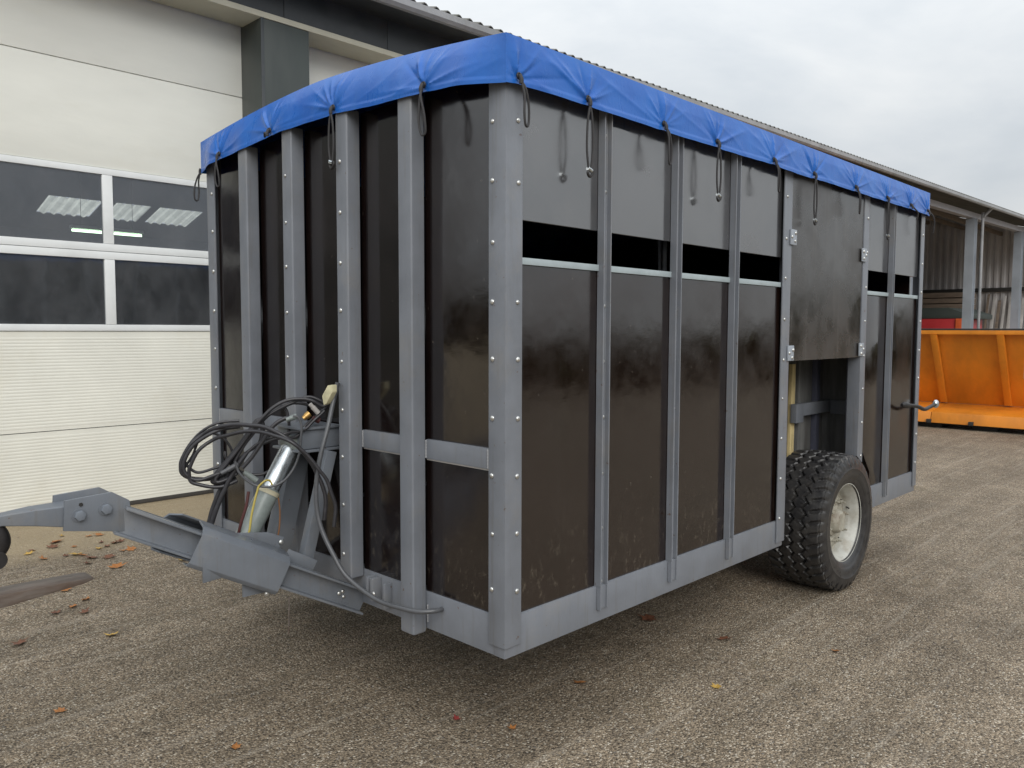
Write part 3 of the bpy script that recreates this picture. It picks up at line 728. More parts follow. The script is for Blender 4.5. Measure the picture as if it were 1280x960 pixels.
# sills
t1 = 0.06
tb('sill_rail', (0.0, 0.0, ZB), (2.365, t1, ZS), 'paint')
tb('sill_rail', (3.755, 0.0, ZB), (L-0.002, t1, ZS), 'paint')
tb('sill_rail', (0.0, WD-t1, ZB), (L-0.002, WD, ZS), 'paint')
tb('front_sill', (0.002, t1+0.001, ZB), (t1, WD-t1-0.001, ZS), 'paint')
tb('rear_sill', (L-t1, t1+0.001, ZB), (L-0.002, WD-t1-0.001, ZS), 'paint')
tb('floor', (t1+0.001, 0.43, ZB+0.02), (L-t1-0.001, WD-t1-0.001, ZS-0.02), 'interior', 0)
tb('floor', (t1+0.001, t1+0.001, ZB+0.02), (2.35, 0.429, ZS-0.02), 'interior', 0)
# corner angles
def angle_post(x, y, sx, sy, z0, z1, w=0.0925, th=0.008, mat='paint'):
    """L angle with its outer corner at x,y, legs running along sx / sy"""
    poly = [(x, y), (x+sx*w, y), (x+sx*w, y+sy*th), (x+sx*th, y+sy*th), (x+sx*th, y+sy*w), (x, y+sy*w)]
    if sx*sy < 0: poly = poly[::-1]
    return T(prism('corner_post', poly, 2, z0, z1, mat, None, 0.0025))
ZPT = 2.74
cp = angle_post(-0.009, -0.009, 1, 1, 0.515, ZPT)
cpl = angle_post(-0.009, WD+0.009, 1, -1, 0.515, ZPT)
angle_post(L+0.009, -0.009, -1, 1, 0.515, ZPT, w=0.075); angle_post(L+0.009, WD+0.009, -1, -1, 0.515, ZPT)
zb = [2.546-0.2265*i for i in range(9)]
for i, z in enumerate(zb):
    if i != 2: T_b = bolt((0.058, -0.0095, z), ROT_Y, None); adopt(T_b, tr)
    adopt(bolt((-0.0095, 0.062, z), ROT_X, None), tr)
    adopt(bolt((-0.0095, WD-0.055, z), ROT_X, None), tr)
    adopt(bolt((L-0.03, -0.0095, z-0.03), ROT_Y, None), tr)
# ---- near side
YP0, YP1 = 0.014, 0.030       # panel faces
chan = [(0.578, 0.626), (1.140, 1.188), (1.700, 1.748), (4.010, 4.058)]
chan = [(a, a+0.062) for a in (0.572, 1.132, 1.690, 3.995)]
D4, D5 = (2.275, 2.375), (3.470, 3.560)
def panel(n, a, b, m): return T(box(n, a, b, m, None, 0.0015, 1))
bays = [(0.086, chan[0][0]+0.02), (chan[0][0]+0.026, chan[1][0]+0.02), (chan[1][0]+0.026, chan[2][0]+0.02), (chan[2][0]+0.026, D4[0]+0.03), (D5[1]-0.03, chan[3][0]+0.02), (chan[3][0]+0.026, L-0.06)]
for i, (a, b) in enumerate(bays):
    if i == 4:      # notched round the tyre
        T(prism('lower_panel', [(3.765, ZS-0.02), (b, ZS-0.02), (b, S2-0.004), (a, S2-0.004), (a, 0.96), (3.62, 0.90), (3.765, 0.74)], 1, YP0, YP1, 'panel', None, 0.0012))
    else: panel('lower_panel', (a, YP0, ZS-0.02), (b, YP1, S2-0.004), 'panel')
    panel('upper_panel', (a, YP0, S1), (b, YP1, ZPT-0.02), 'panel_upper')
rails = [(0.085, chan[0][0]), (chan[0][1], chan[1][0]), (chan[1][1], chan[2][0]), (chan[2][1], D4[0]), (D5[1], chan[3][0]), (chan[3][1], L-0.067)]
for a, b in rails:
    bm = bmesh.new(); bm_prism(bm, [(0.002, S3), (0.0138, S3), (0.0138, S2-0.003), (0.034, S2-0.003), (0.034, S2), (0.002, S2)], 0, a+0.001, b-0.001)
    T(link('slot_rail', finish(bm, 'slot_rail', 0.001), 'paint_light'))
for a, b in chan:      # open U channels, flanges outward
    y0, y1, th = -0.0245, 0.0125, 0.006; yr = -0.017
    poly = [(a, y0), (a+th, y0), (a+th, y1-th), (b-th, y1-th), (b-th, yr), (b, yr), (b, y1), (a, y1)]
    bm = bmesh.new(); bm_prism(bm, poly, 2, ZS-0.0, ZPT-0.02)
    poly2 = [(a, y0), (a+th, y0), (a+th, -0.007), (b-th, -0.007), (b-th, yr), (b, yr), (b, -0.0015), (a, -0.0015)]
    bm_prism(bm, poly2, 2, ZB+0.055, ZS-0.001)
    T(link('channel_post', finish(bm, 'channel_post', 0.0012, 1), 'paint'))
    k = 0
    for i in range(9):
        z = 2.59 - 0.243*i
        if i == 2: continue
        adopt(bolt((b-th-0.013, y1-th-0.0005, z), ROT_Y, None, 0.8), tr)
for (a, b), z0 in ((D4, 0.50), (D5, 0.888)):
    # flat-faced angle posts either side of the wheel opening
    flip = a > 3
    xi = a if flip else b
    s = 1 if flip else -1
    poly = [(a, -0.009), (b, -0.009), (b, -0.001), (a+0.008, -0.001), (a+0.008, 0.075), (a, 0.075)] if flip else [(a, -0.009), (b, -0.009), (b, 0.06), (b-0.008, 0.06), (b-0.008, -0.001), (a, -0.001)]
    dp_ = T(prism('door_post', poly, 2, z0, ZPT, 'paint', None, 0.002))
    if flip:
        for v in dp_.data.vertices:
            if v.co.z < z0+0.01: v.co.z -= (v.co.x-a)*0.6
    for i in range(9):
        z = 2.53 - 0.235*i
        adopt(bolt((a+0.03 if not flip else b-0.03, -0.0095, z), ROT_Y, None, 0.85), tr)
# hatch panel above the wheel with hinge plates
hp = panel('hatch_panel', (D4[1]+0.004, -0.003, 1.577), (D5[0]-0.004, 0.012, ZPT-0.02), 'panel_door')
for x, s, z in ((D4[1], 1, 2.315), (D4[1], 1, 1.635), (D5[0], -1, 2.285), (D5[0], -1, 1.640)):
    h = T(box('hinge', (x-0.03*s, -0.020, z-0.055), (x+0.045*s, -0.0105, z+0.035), 'shed_steel', None, 0.003))
    adopt(bolt((x+0.028*s, -0.0205, z+0.012), ROT_Y, None, 1.1), tr)
    adopt(bolt((x+0.020*s, -0.0205, z-0.035), ROT_Y, None, 1.0), tr)
    adopt(bolt((x-0.018*s, -0.0205, z-0.01), ROT_Y, None, 0.9), tr)
# wheel housing
tb('housing_back', (1.9, 0.430, 0.56), (4.28, 0.445, 1.72), 'wheelwell', 0)
tb('housing_end', (3.90, 0.032, 0.64), (3.915, 0.4295, 1.72), 'wheelwell', 0)
tb('housing_end', (2.10, 0.032, 0.64), (2.115, 0.4295, 1.72), 'interior', 0)
tb('housing_roof', (2.116, 0.032, 1.70), (3.899, 0.4295, 1.715), 'interior', 0)
tb('housing_batten', (3.31, 0.405, 0.60), (3.37, 0.4295, 1.52), 'plyedge', 0.002)
tb('housing_batten', (3.43, 0.405, 0.60), (3.47, 0.4295, 1.69), 'wheelwell', 0.002)
T(boxes('housing_rail', [((3.30, 0.36, 1.10), (3.42, 0.4045, 1.235)), ((3.4205, 0.36, 1.145), (3.899, 0.4045, 1.235))], 'paint', None, 0.003))
tb('housing_rail', (3.875, 0.10, 1.13), (3.899, 0.359, 1.235), 'paint', 0.003)
tb('housing_stud', (3.70, 0.39, 0.60), (3.76, 0.4295, 1.69), 'wheelwell_flange', 0.003)
tb('housing_stud', (3.56, 0.0315, 0.99), (3.575, 0.12, 1.69), 'wheelwell_flange', 0.003)
# rear lever
lv = T(empty('latch_lever', (0, 0, 0)))
lv.parent = tr
adopt(tube('lever_rod', [(4.26, -0.055, 1.195), (4.42, -0.085, 1.18), (4.58, -0.09, 1.145), (4.72, -0.085, 1.15), (4.86, -0.085, 1.165)], [0.016]*17 if False else 0.015, 'black_steel', None, smooth=5), tr)
adopt(tube('lever_knob', [(4.20, -0.05, 1.20), (4.23, -0.053, 1.20), (4.29, -0.06, 1.193), (4.33, -0.066, 1.19)], [0.012, 0.024, 0.024, 0.014], 'black_steel', None, smooth=0, n=12), tr)
bm = bmesh.new(); bmesh.ops.create_uvsphere(bm, u_segments=16, v_segments=10, radius=0.034); bmesh.ops.scale(bm, vec=(1, 0.7, 1), verts=bm.verts); bmesh.ops.translate(bm, vec=(4.885, -0.085, 1.168), verts=bm.verts)
adopt(link('lever_ball', finish(bm, 'lever_ball', 0, smooth=True), 'steel_bright'), tr)
bpy.data.objects.remove(lv)
# ---- front
XP0, XP1 = 0.014, 0.030
fp = [(1.90, 'plain'), (1.448, 'bolted'), (0.974, 'bolted'), (0.517, 'plain')]
HW, DP = 0.046, 0.076
for yc, k in fp:
    z0 = 0.455 if k == 'plain' else 0.60
    ptop = 2.665+0.066*(1-abs(2*yc/2.45-1)**1.6)+0.02
    T(box('front_post', (-DP, yc-HW, z0), (-0.002, yc+HW, ptop), 'paint', None, 0.013, 3))
    if k == 'bolted':
        for i in range(9):
            adopt(bolt((-DP-0.0005, yc+0.012, 2.515-0.225*i), ROT_X, None, 0.9), tr)
M1, M2 = 1.294, 1.2115
ys = [0.086] + sum([[y-HW, y+HW] for y in sorted(a for a, _ in fp)], []) + [WD-0.086]
def zarch(y): return 1-abs(2*y/WD-1)**1.6
for i in range(0, len(ys), 2):
    a, b = ys[i], ys[i+1]
    a2, b2 = a - (0.02 if i else 0), b + (0.02 if i < len(ys)-2 else 0)
    panel('front_panel', (XP0, a2, ZS-0.02), (XP1, b2, M2+0.01), 'panel_front')
    panel('front_panel', (XP0, a2, M1-0.01), (XP1, b2, 2.74), 'panel_front')
    tb('panel_edge', (0.001, a+0.001, M2-0.0065), (0.0132, b-0.001, M2-0.0005), 'pale_board', 0)
    tb('cross_rail', (-0.006, a+0.001, M2), (0.0135, b-0.001, M1), 'paint', 0.003)
WB = bmesh.new()
bm_tube(WB, [(0, 0, i*0.0045) for i in range(18)], [0.0035*(1+0.25*math.sin(i*2.1)) for i in range(18)], 6)
WBM = finish(WB, 'weld_bead', 0, smooth=True); WBM.materials.append(M['gutter'])
for i in range(len(ys)):
    for z in ((M2+0.003, ZB+0.03) if i in (1, 2) else (M2+0.003,)):
        o = bpy.data.objects.new('weld_bead', WBM); C.objects.link(o); o.location = (-0.006 if z > 1 else 0.0, ys[i] + (0.003 if i % 2 == 0 else -0.003), z); adopt(o, tr)
# ---- far side and rear (plain)
tb('far_panel', (0.1, WD-0.03, ZS), (L-0.1, WD-0.014, 2.72), 'panel', 0)
tb('rear_panel', (L-0.03, 0.08, ZS), (L-0.014, WD-0.08, 2.72), 'panel', 0)
for a in (0.577, 1.137, 1.698, 2.3, 2.9, 3.5, 4.1):
    tb('channel_post', (a, WD-0.0135, ZB+0.05), (a+0.046, WD+0.05, 2.7), 'paint')
# ---- axle and wheels
def tyre_mesh(Rt=0.470, hw=0.195):
    NL = 38; per = 14; N = NL*per
    prof = []                                  # (v, r, kind)
    def side(sg):
        return [(sg*0.160, 0.262), (sg*0.178, 0.268), (sg*0.183, 0.276), (sg*0.186, 0.280), (sg*0.191, 0.296), (sg*0.1955, 0.308), (sg*0.1985, 0.312), (sg*0.2005, 0.340), (sg*0.2045, 0.366), (sg*0.2065, 0.371), (sg*0.2045, 0.376), (sg*0.201, 0.400), (sg*0.195, 0.425)]
    left = [(v, r, 's') for v, r in side(-1)]; right = [(v, r, 's') for v, r in reversed(side(1))]
    nv = 66; tread = []
    for i in range(nv+1):
        v = -0.186 + 0.372*i/nv
        q = abs(v)/0.186
        tread.append((v, Rt - 0.013*q**2.4 - (0.012 if q > 0.965 else 0), 't'))
    prof = left + tread + right
    bm = bmesh.new(); rings = []
    def tri(x): x = x % 1.0; return 4*abs(x-0.5)-1
    for k in range(N):
        u = k/per; th = 2*math.pi*k/N; ring = []
        for v, r, kd in prof:
            rr = r
            if kd == 't':
                zz = 0.0
                g = 0.0
                for gc, gw, ph in ((-0.078, 0.0085, 0.0), (0.0, 0.0075, 0.5), (0.078, 0.0085, 0.0)):
                    dist = abs(v - gc - 0.0155*tri(u+ph))
                    g = max(g, 1.0 if dist < gw*0.6 else (1-(dist-gw*0.6)/(gw*0.6) if dist < gw*1.2 else 0))
                if abs(v) > 0.108:                 # shoulder notches, curved
                    w = (u + 0.25 + 1.6*(abs(v)-0.108)**1.1*3.2) % 1.0
                    dd = min(abs(w-0.5), 1.0)
                    lim = 0.15 if abs(v) > 0.12 else 0.10
                    g = max(g, 1.0 if dd < lim*0.7 else (1-(dd-lim*0.7)/(lim*0.6) if dd < lim*1.3 else 0))
                else:                               # small sipes
                    w = (u + 0.5 + v*6) % 1.0
                    if abs(w-0.5) < 0.04 and abs(v) > 0.03: g = max(g, 0.25)
                rr -= 0.0175*max(0, min(1, g))
            elif r > 0.415:
                w = (u + 0.25 + 0.42) % 1.0
                if abs(w-0.5) < 0.17: rr -= 0.010
            ring.append(bm.verts.new((rr*math.cos(th), v, rr*math.sin(th))))
        rings.append(ring)
    n = len(prof)
    for k in range(N):
        a, b = rings[k], rings[(k+1) % N]
        for i in range(n-1): bm.faces.new((a[i], a[i+1], b[i+1], b[i]))
    for v in bm.verts:
        if v.co.z < -0.24: v.co.y *= 1 + 0.07*min(1, (-0.24-v.co.z)/0.14)*math.exp(-(v.co.x/0.22)**2)
        if v.co.z < -0.4535: v.co.z = -0.4535 - (v.co.z+0.4535)*-0.02
    return finish(bm, 'tyre', 0, smooth=True, angle=R(40))
TY = tyre_mesh(); TY.materials.append(M['tyre'])
bm = bmesh.new()
rimprof = [(0.262, -0.176), (0.272, -0.178), (0.274, -0.170), (0.262, -0.162), (0.250, -0.152), (0.246, -0.128), (0.233, -0.112), (0.228, -0.085), (0.226, -0.050), (0.2235, -0.046), (0.2215, -0.030), (0.2245, -0.022), (0.2195, -0.010), (0.2180, 0.03)]
bm_lathe(bm, rimprof, (0, 0, 0), 64)
bm_lathe(bm, [(0.262, 0.176), (0.272, 0.178), (0.25, 0.15), (0.235, 0.10), (0.225, 0.06), (0.1, 0.05), (0.0, 0.05)], (0, 0, 0), 48)
RIM = finish(bm, 'rim', 0, smooth=True, angle=R(50)); RIM.materials.append(M['rim'])
bm = bmesh.new(); poly = [(0.016*math.cos(R(60*i)), 0.016*math.sin(R(60*i))) for i in range(6)]
bm_prism(bm, poly, 1, -0.030, 0.0); bm_prism(bm, [(0.007*math.cos(R(60*i)), 0.007*math.sin(R(60*i))) for i in range(6)], 1, -0.052, -0.0301)
NUT = finish(bm, 'wheel_nut', 0.0015); NUT.materials.append(M['rim_disc'])
bm = bmesh.new(); bm_lathe(bm, [(0.2265, -0.066), (0.216, -0.060), (0.204, -0.062), (0.190, -0.076), (0.165, -0.088), (0.128, -0.090), (0.108, -0.084), (0.104, -0.100), (0.082, -0.106), (0.078, -0.135), (0.062, -0.150), (0.0, -0.152)], (0, 0, 0), 48)
DISC = finish(bm, 'wheel_disc', 0, smooth=True, angle=R(40)); DISC.materials.append(M['rim_disc'])
bm = bmesh.new(); bm_prism(bm, [(0.023*math.cos(R(30*i)), 0.012*math.sin(R(30*i))) for i in range(12)], 1, -0.004, 0.03)
HOLE = finish(bm, 'hand_hole'); HOLE.materials.append(M['dark_gear'])
bm = bmesh.new(); bm_tube(bm, [(0.226, -0.085, 0.06), (0.205, -0.115, 0.055)], 0.005, 8); VALVE = finish(bm, 'valve', 0, smooth=True); VALVE.materials.append(M['black_steel'])
WX, WZ = 3.265, 0.458
for yc, s in ((0.152, 0), (WD-0.152, math.pi)):
    w = empty('wheel', (0, 0, 0)); w.parent = tr; w.location = Vector((WX, yc, WZ)) - tr.location; w.rotation_euler = (0, 0, s)
    for n_, me in (('tyre', TY), ('rim', RIM), ('wheel_disc', DISC), ('valve', VALVE)):
        o = bpy.data.objects.new(n_, me); C.objects.link(o); o.parent = w
    for i in range(8):
        a = R(45*i+12); o = bpy.data.objects.new('wheel_nut', NUT); C.objects.link(o); o.parent = w
        o.location = (0.142*math.cos(a), -0.089, 0.142*math.sin(a))
        o = bpy.data.objects.new('hand_hole', HOLE); C.objects.link(o); o.parent = w; a += R(22.5)
        o.location = (0.186*math.cos(a), -0.082, 0.186*math.sin(a)); o.rotation_euler = (0, -a+R(90), 0)
T(tube('axle', [(WX, 0.30, WZ), (WX, WD-0.30, WZ)], 0.055, 'black_steel', None, smooth=0, n=12))
for y in (0.60, WD-0.60): tb('axle_bracket', (WX-0.08, y-0.05, WZ-0.06), (WX+0.08, y+0.05, ZB+0.019), 'paint')

# ---- drawbar
db = empty('drawbar', (0, 0, 0)); db.parent = tr; db.location = Vector((-0.02, 1.225, 0.5)) - tr.location
def D(o): return adopt(o, db)
def channel(name, R0, F0, h, fl, sg, th=0.010):
    """C channel from rear point R0 to front F0 (bottom outer edge), opening in the sg*Y direction"""
    R0, F0 = Vector(R0), Vector(F0); d = (F0-R0).normalized()
    s = Vector((d.y, -d.x, 0)).normalized()
    if s.y*sg < 0: s = -s
    u = d.cross(s).normalized()
    if u.z < 0: u = -u
    sec = [(0, 0), (0, th), (-fl+th, th), (-fl+th, h-th), (0, h-th), (0, h), (-fl, h), (-fl, 0)]   # (outward, up)
    bm = bmesh.new()
    a = [bm.verts.new(R0 + s*p + u*q) for p, q in sec]; b = [bm.verts.new(F0 + s*p + u*q) for p, q in sec]
    n = len(sec); bm.faces.new(a); bm.faces.new(list(reversed(b)))
    for i in range(n): bm.faces.new((a[i], b[i], b[(i+1) % n], a[(i+1) % n]))
    return D(link(name, finish(bm, name, 0.002), 'paint_bar')), s, u, d
RN, FN = Vector((-0.03, 0.905, 0.425)), Vector((-1.045, 1.115, 0.955))
RFa, FFa = Vector((-0.03, 2.45-0.905, 0.425)), Vector((-1.045, 2.45-1.115, 0.955))
o_, sN, uN, dN = channel('drawbar_beam', RN, FN, 0.112, 0.055, -1)
o_, sF, uF, dF = channel('drawbar_beam', RFa, FFa, 0.112, 0.055, 1)
def at(t, so, uo, far=False):
    if far: return RFa.lerp(FFa, t) + sF*so + uF*uo
    return RN.lerp(FN, t) + sN*so + uN*uo
# folded saddle plate wrapped over each beam
def saddle(far):
    bm = bmesh.new(); th = 0.008
    sec = [(-0.105, 0.150), (-0.012, 0.140), (0.022, 0.115), (0.026, -0.012), (0.012, -0.030), (-0.05, -0.034)]
    ins = [(p-0.0045 if p > -0.02 else p, q-(th if q > 0.1 else -th)) for p, q in sec]
    ring = sec + ins[::-1]
    t0, t1_ = (0.385, 0.735) if not far else (0.40, 0.74)
    a = [bm.verts.new(at(t0, p, q, far)) for p, q in ring]; b = [bm.verts.new(at(t1_, p, q, far)) for p, q in ring]
    n = len(ring)
    for i in range(n): bm.faces.new((a[i], b[i], b[(i+1) % n], a[(i+1) % n]))
    k = len(sec)
    for i in range(k-1):
        bm.faces.new((a[i], a[i+1], a[n-2-i], a[n-1-i])); bm.faces.new((b[i], b[i+1], b[n-2-i], b[n-1-i]))
    return D(link('saddle_plate', finish(bm, 'saddle_plate', 0.002), 'paint_bar'))
saddle(False); saddle(True)
# hanging lugs beneath
def lug(poly_tu, so, name, far=False, th=0.010, mat='paint_bar'):
    bm = bmesh.new()
    s = sF if far else sN
    a = [bm.verts.new(at(t, so, u, far)) for t, u in poly_tu]; b = [bm.verts.new(at(t, so-th, u, far)) for t, u in poly_tu]
    n = len(a); bm.faces.new(a); bm.faces.new(list(reversed(b)))
    for i in range(n): bm.faces.new((a[i], b[i], b[(i+1) % n], a[(i+1) % n]))
    return D(link(name, finish(bm, name, 0.002), mat))
D(prism('lug', [(-0.735, 0.82), (-0.735, 0.712), (-0.66, 0.716), (-0.565, 0.735), (-0.50, 0.73), (-0.50, 0.78)], 1, 1.022, 1.032, 'paint_bar', None, 0.002))
D(prism('lug', [(-0.555, 0.72), (-0.555, 0.605), (-0.50, 0.605), (-0.40, 0.60), (-0.40, 0.68)], 1, 1.036, 1.046, 'paint_bar', None, 0.002))
lug([(0.40, 0.10), (0.40, 0.20), (0.47, 0.195), (0.62, 0.13), (0.62, 0.10)], -0.125, 'lug')
lug([(0.24, 0.10), (0.24, 0.155), (0.37, 0.16), (0.37, 0.10)], -0.10, 'lug')
D(bolt(at(0.405, -0.124, 0.175), ROT_Y, None, 1.3)); D(bolt(at(0.405, -0.02, -0.042), ROT_Y, None, 1.6)); 
for a_, u_ in ((0.115, 0.052), (0.095, 0.046), (0.105, 0.064)): D(bolt(at(a_, -0.044, u_), ROT_Y, None, 1.0))
# tie plate between the beams
bm = bmesh.new()
q = [at(0.30, -0.06, 0.055), at(0.62, -0.06, 0.055), at(0.62, -0.06, 0.055, True), at(0.30, -0.06, 0.055, True)]
a = [bm.verts.new(p) for p in q]; b = [bm.verts.new(p + Vector((0, 0, 0.012))) for p in q]
bm.faces.new(a); bm.faces.new(list(reversed(b)))
for i in range(4): bm.faces.new((a[i], b[i], b[(i+1) % 4], a[(i+1) % 4]))
D(link('tie_plate', finish(bm, 'tie_plate', 0.002), 'paint_bar'))
# cheek plates at the nose, bolts and tow eye
cheek = [(-0.955, 0.945), (-0.970, 1.075), (-1.035, 1.117), (-1.205, 1.108), (-1.213, 0.992), (-1.10, 0.972)]
for y in (1.150, 1.286):
    D(prism('cheek_plate', cheek, 1, y, y+0.014, 'paint_bar', None, 0.003))
hexp = lambda x, z, r: [(x+r*math.cos(R(60*i+10)), z+r*math.sin(R(60*i+10))) for i in range(6)]
for x, z in ((-1.158, 1.045), (-1.062, 1.055)):
    D(prism('cheek_bolt', hexp(x, z, 0.020), 1, 1.128, 1.1495, 'bolt_grey', None, 0.002))
    D(tube('washer', [(x, 1.1455, z), (x, 1.1498, z)], 0.026, 'paint_bar', None, smooth=0, n=16))
D(prism('bolt_hole', hexp(-1.15, 1.085, 0.008), 1, 1.147, 1.1499, 'dark_gear', None, 0))
bm = bmesh.new()
st = [(-1.02, 0.060, 0.985, 1.085), (-1.205, 0.060, 1.003, 1.083), (-1.30, 0.050, 1.022, 1.083), (-1.40, 0.032, 1.036, 1.076), (-1.46, 0.026, 1.036, 1.072)]
rg = []
for x, w, z0, z1 in st: rg.append([bm.verts.new(p) for p in ((x, 1.225-w, z0), (x, 1.225+w, z0), (x, 1.225+w, z1), (x, 1.225-w, z1))])
for a, b in zip(rg, rg[1:]):
    for i in range(4): bm.faces.new((a[i], a[(i+1) % 4], b[(i+1) % 4], b[i]))
bm.faces.new(rg[0]); bm.faces.new(list(reversed(rg[-1])))
D(link('tow_bar', finish(bm, 'tow_bar', 0.006, 3), 'paint_bar'))
bm = bmesh.new(); ring = [(-1.52+0.065*math.cos(R(12*i)), 1.225+0.065*math.sin(R(12*i)), 1.054) for i in range(31)]
bm_tube(bm, ring, 0.022, 10, cap=False); D(link('tow_eye', finish(bm, 'tow_eye', 0, smooth=True), 'paint_bar'))
# rear hinge lugs on the front sill
for a_, b_ in (((-0.05, 0.80, 0.52), (0.0015, 0.82, 0.625)), ((-0.045, 0.84, 0.545), (0.0015, 0.86, 0.625)), ((-0.04, 0.72, 0.50), (0.0015, 0.735, 0.615))): D(box('hinge_lug', a_, b_, 'paint', None, 0.003))
D(bolt((-0.052, 0.79, 0.56), ROT_X, None, 1.2))

# ---- lift frame and cylinder
lf = empty('lift_frame', (0, 0, 0)); lf.parent = tr; lf.location = Vector((-0.1, 1.225, 0.7)) - tr.location
def LF(o): return adopt(o, lf)
LF(box('head_beam', (-0.205, 1.115, 1.200), (-0.003, 1.345, 1.292), 'paint_bar', None, 0.006))
LF(box('head_flange', (-0.225, 1.100, 1.292), (-0.003, 1.360, 1.304), 'paint_bar', None, 0.003))
LF(box('head_flange', (-0.225, 1.100, 1.186), (-0.003, 1.360, 1.198), 'paint_bar', None, 0.003))
LF(bar('strut', (-0.075, 1.10, 1.185), (-0.24, 1.10, 0.585), 0.05, 0.055, 'paint_bar', None))
LF(bar('strut', (-0.085, 1.36, 1.185), (-0.235, 1.36, 0.585), 0.085, 0.10, 'paint_bar', None))
cy0, cy1 = Vector((-0.470, 1.215, 0.775)), Vector((-0.205, 1.215, 1.215))
dcy = (cy1-cy0).normalized(); ln_ = (cy1-cy0).length
LF(tube('cylinder_barrel', [cy0, cy0+dcy*ln_*0.52, cy0+dcy*ln_*0.56], [0.050, 0.050, 0.046], 'cyl_body', None, smooth=0, n=24))
LF(tube('cylinder_rod', [cy0+dcy*ln_*0.562, cy0+dcy*ln_*0.95, cy0+dcy*ln_*0.97], [0.043, 0.043, 0.036], 'steel_bright', None, smooth=0, n=24))
LF(tube('cylinder_eye', [cy1+Vector((0, -0.05, 0.01)), cy1+Vector((0, 0.05, 0.01))], 0.034, 'cyl_body', None, smooth=0, n=14))
LF(tube('strap', [cy0+dcy*ln_*0.505, cy0+dcy*ln_*0.545], 0.0535, 'strap', None, smooth=0, n=24))

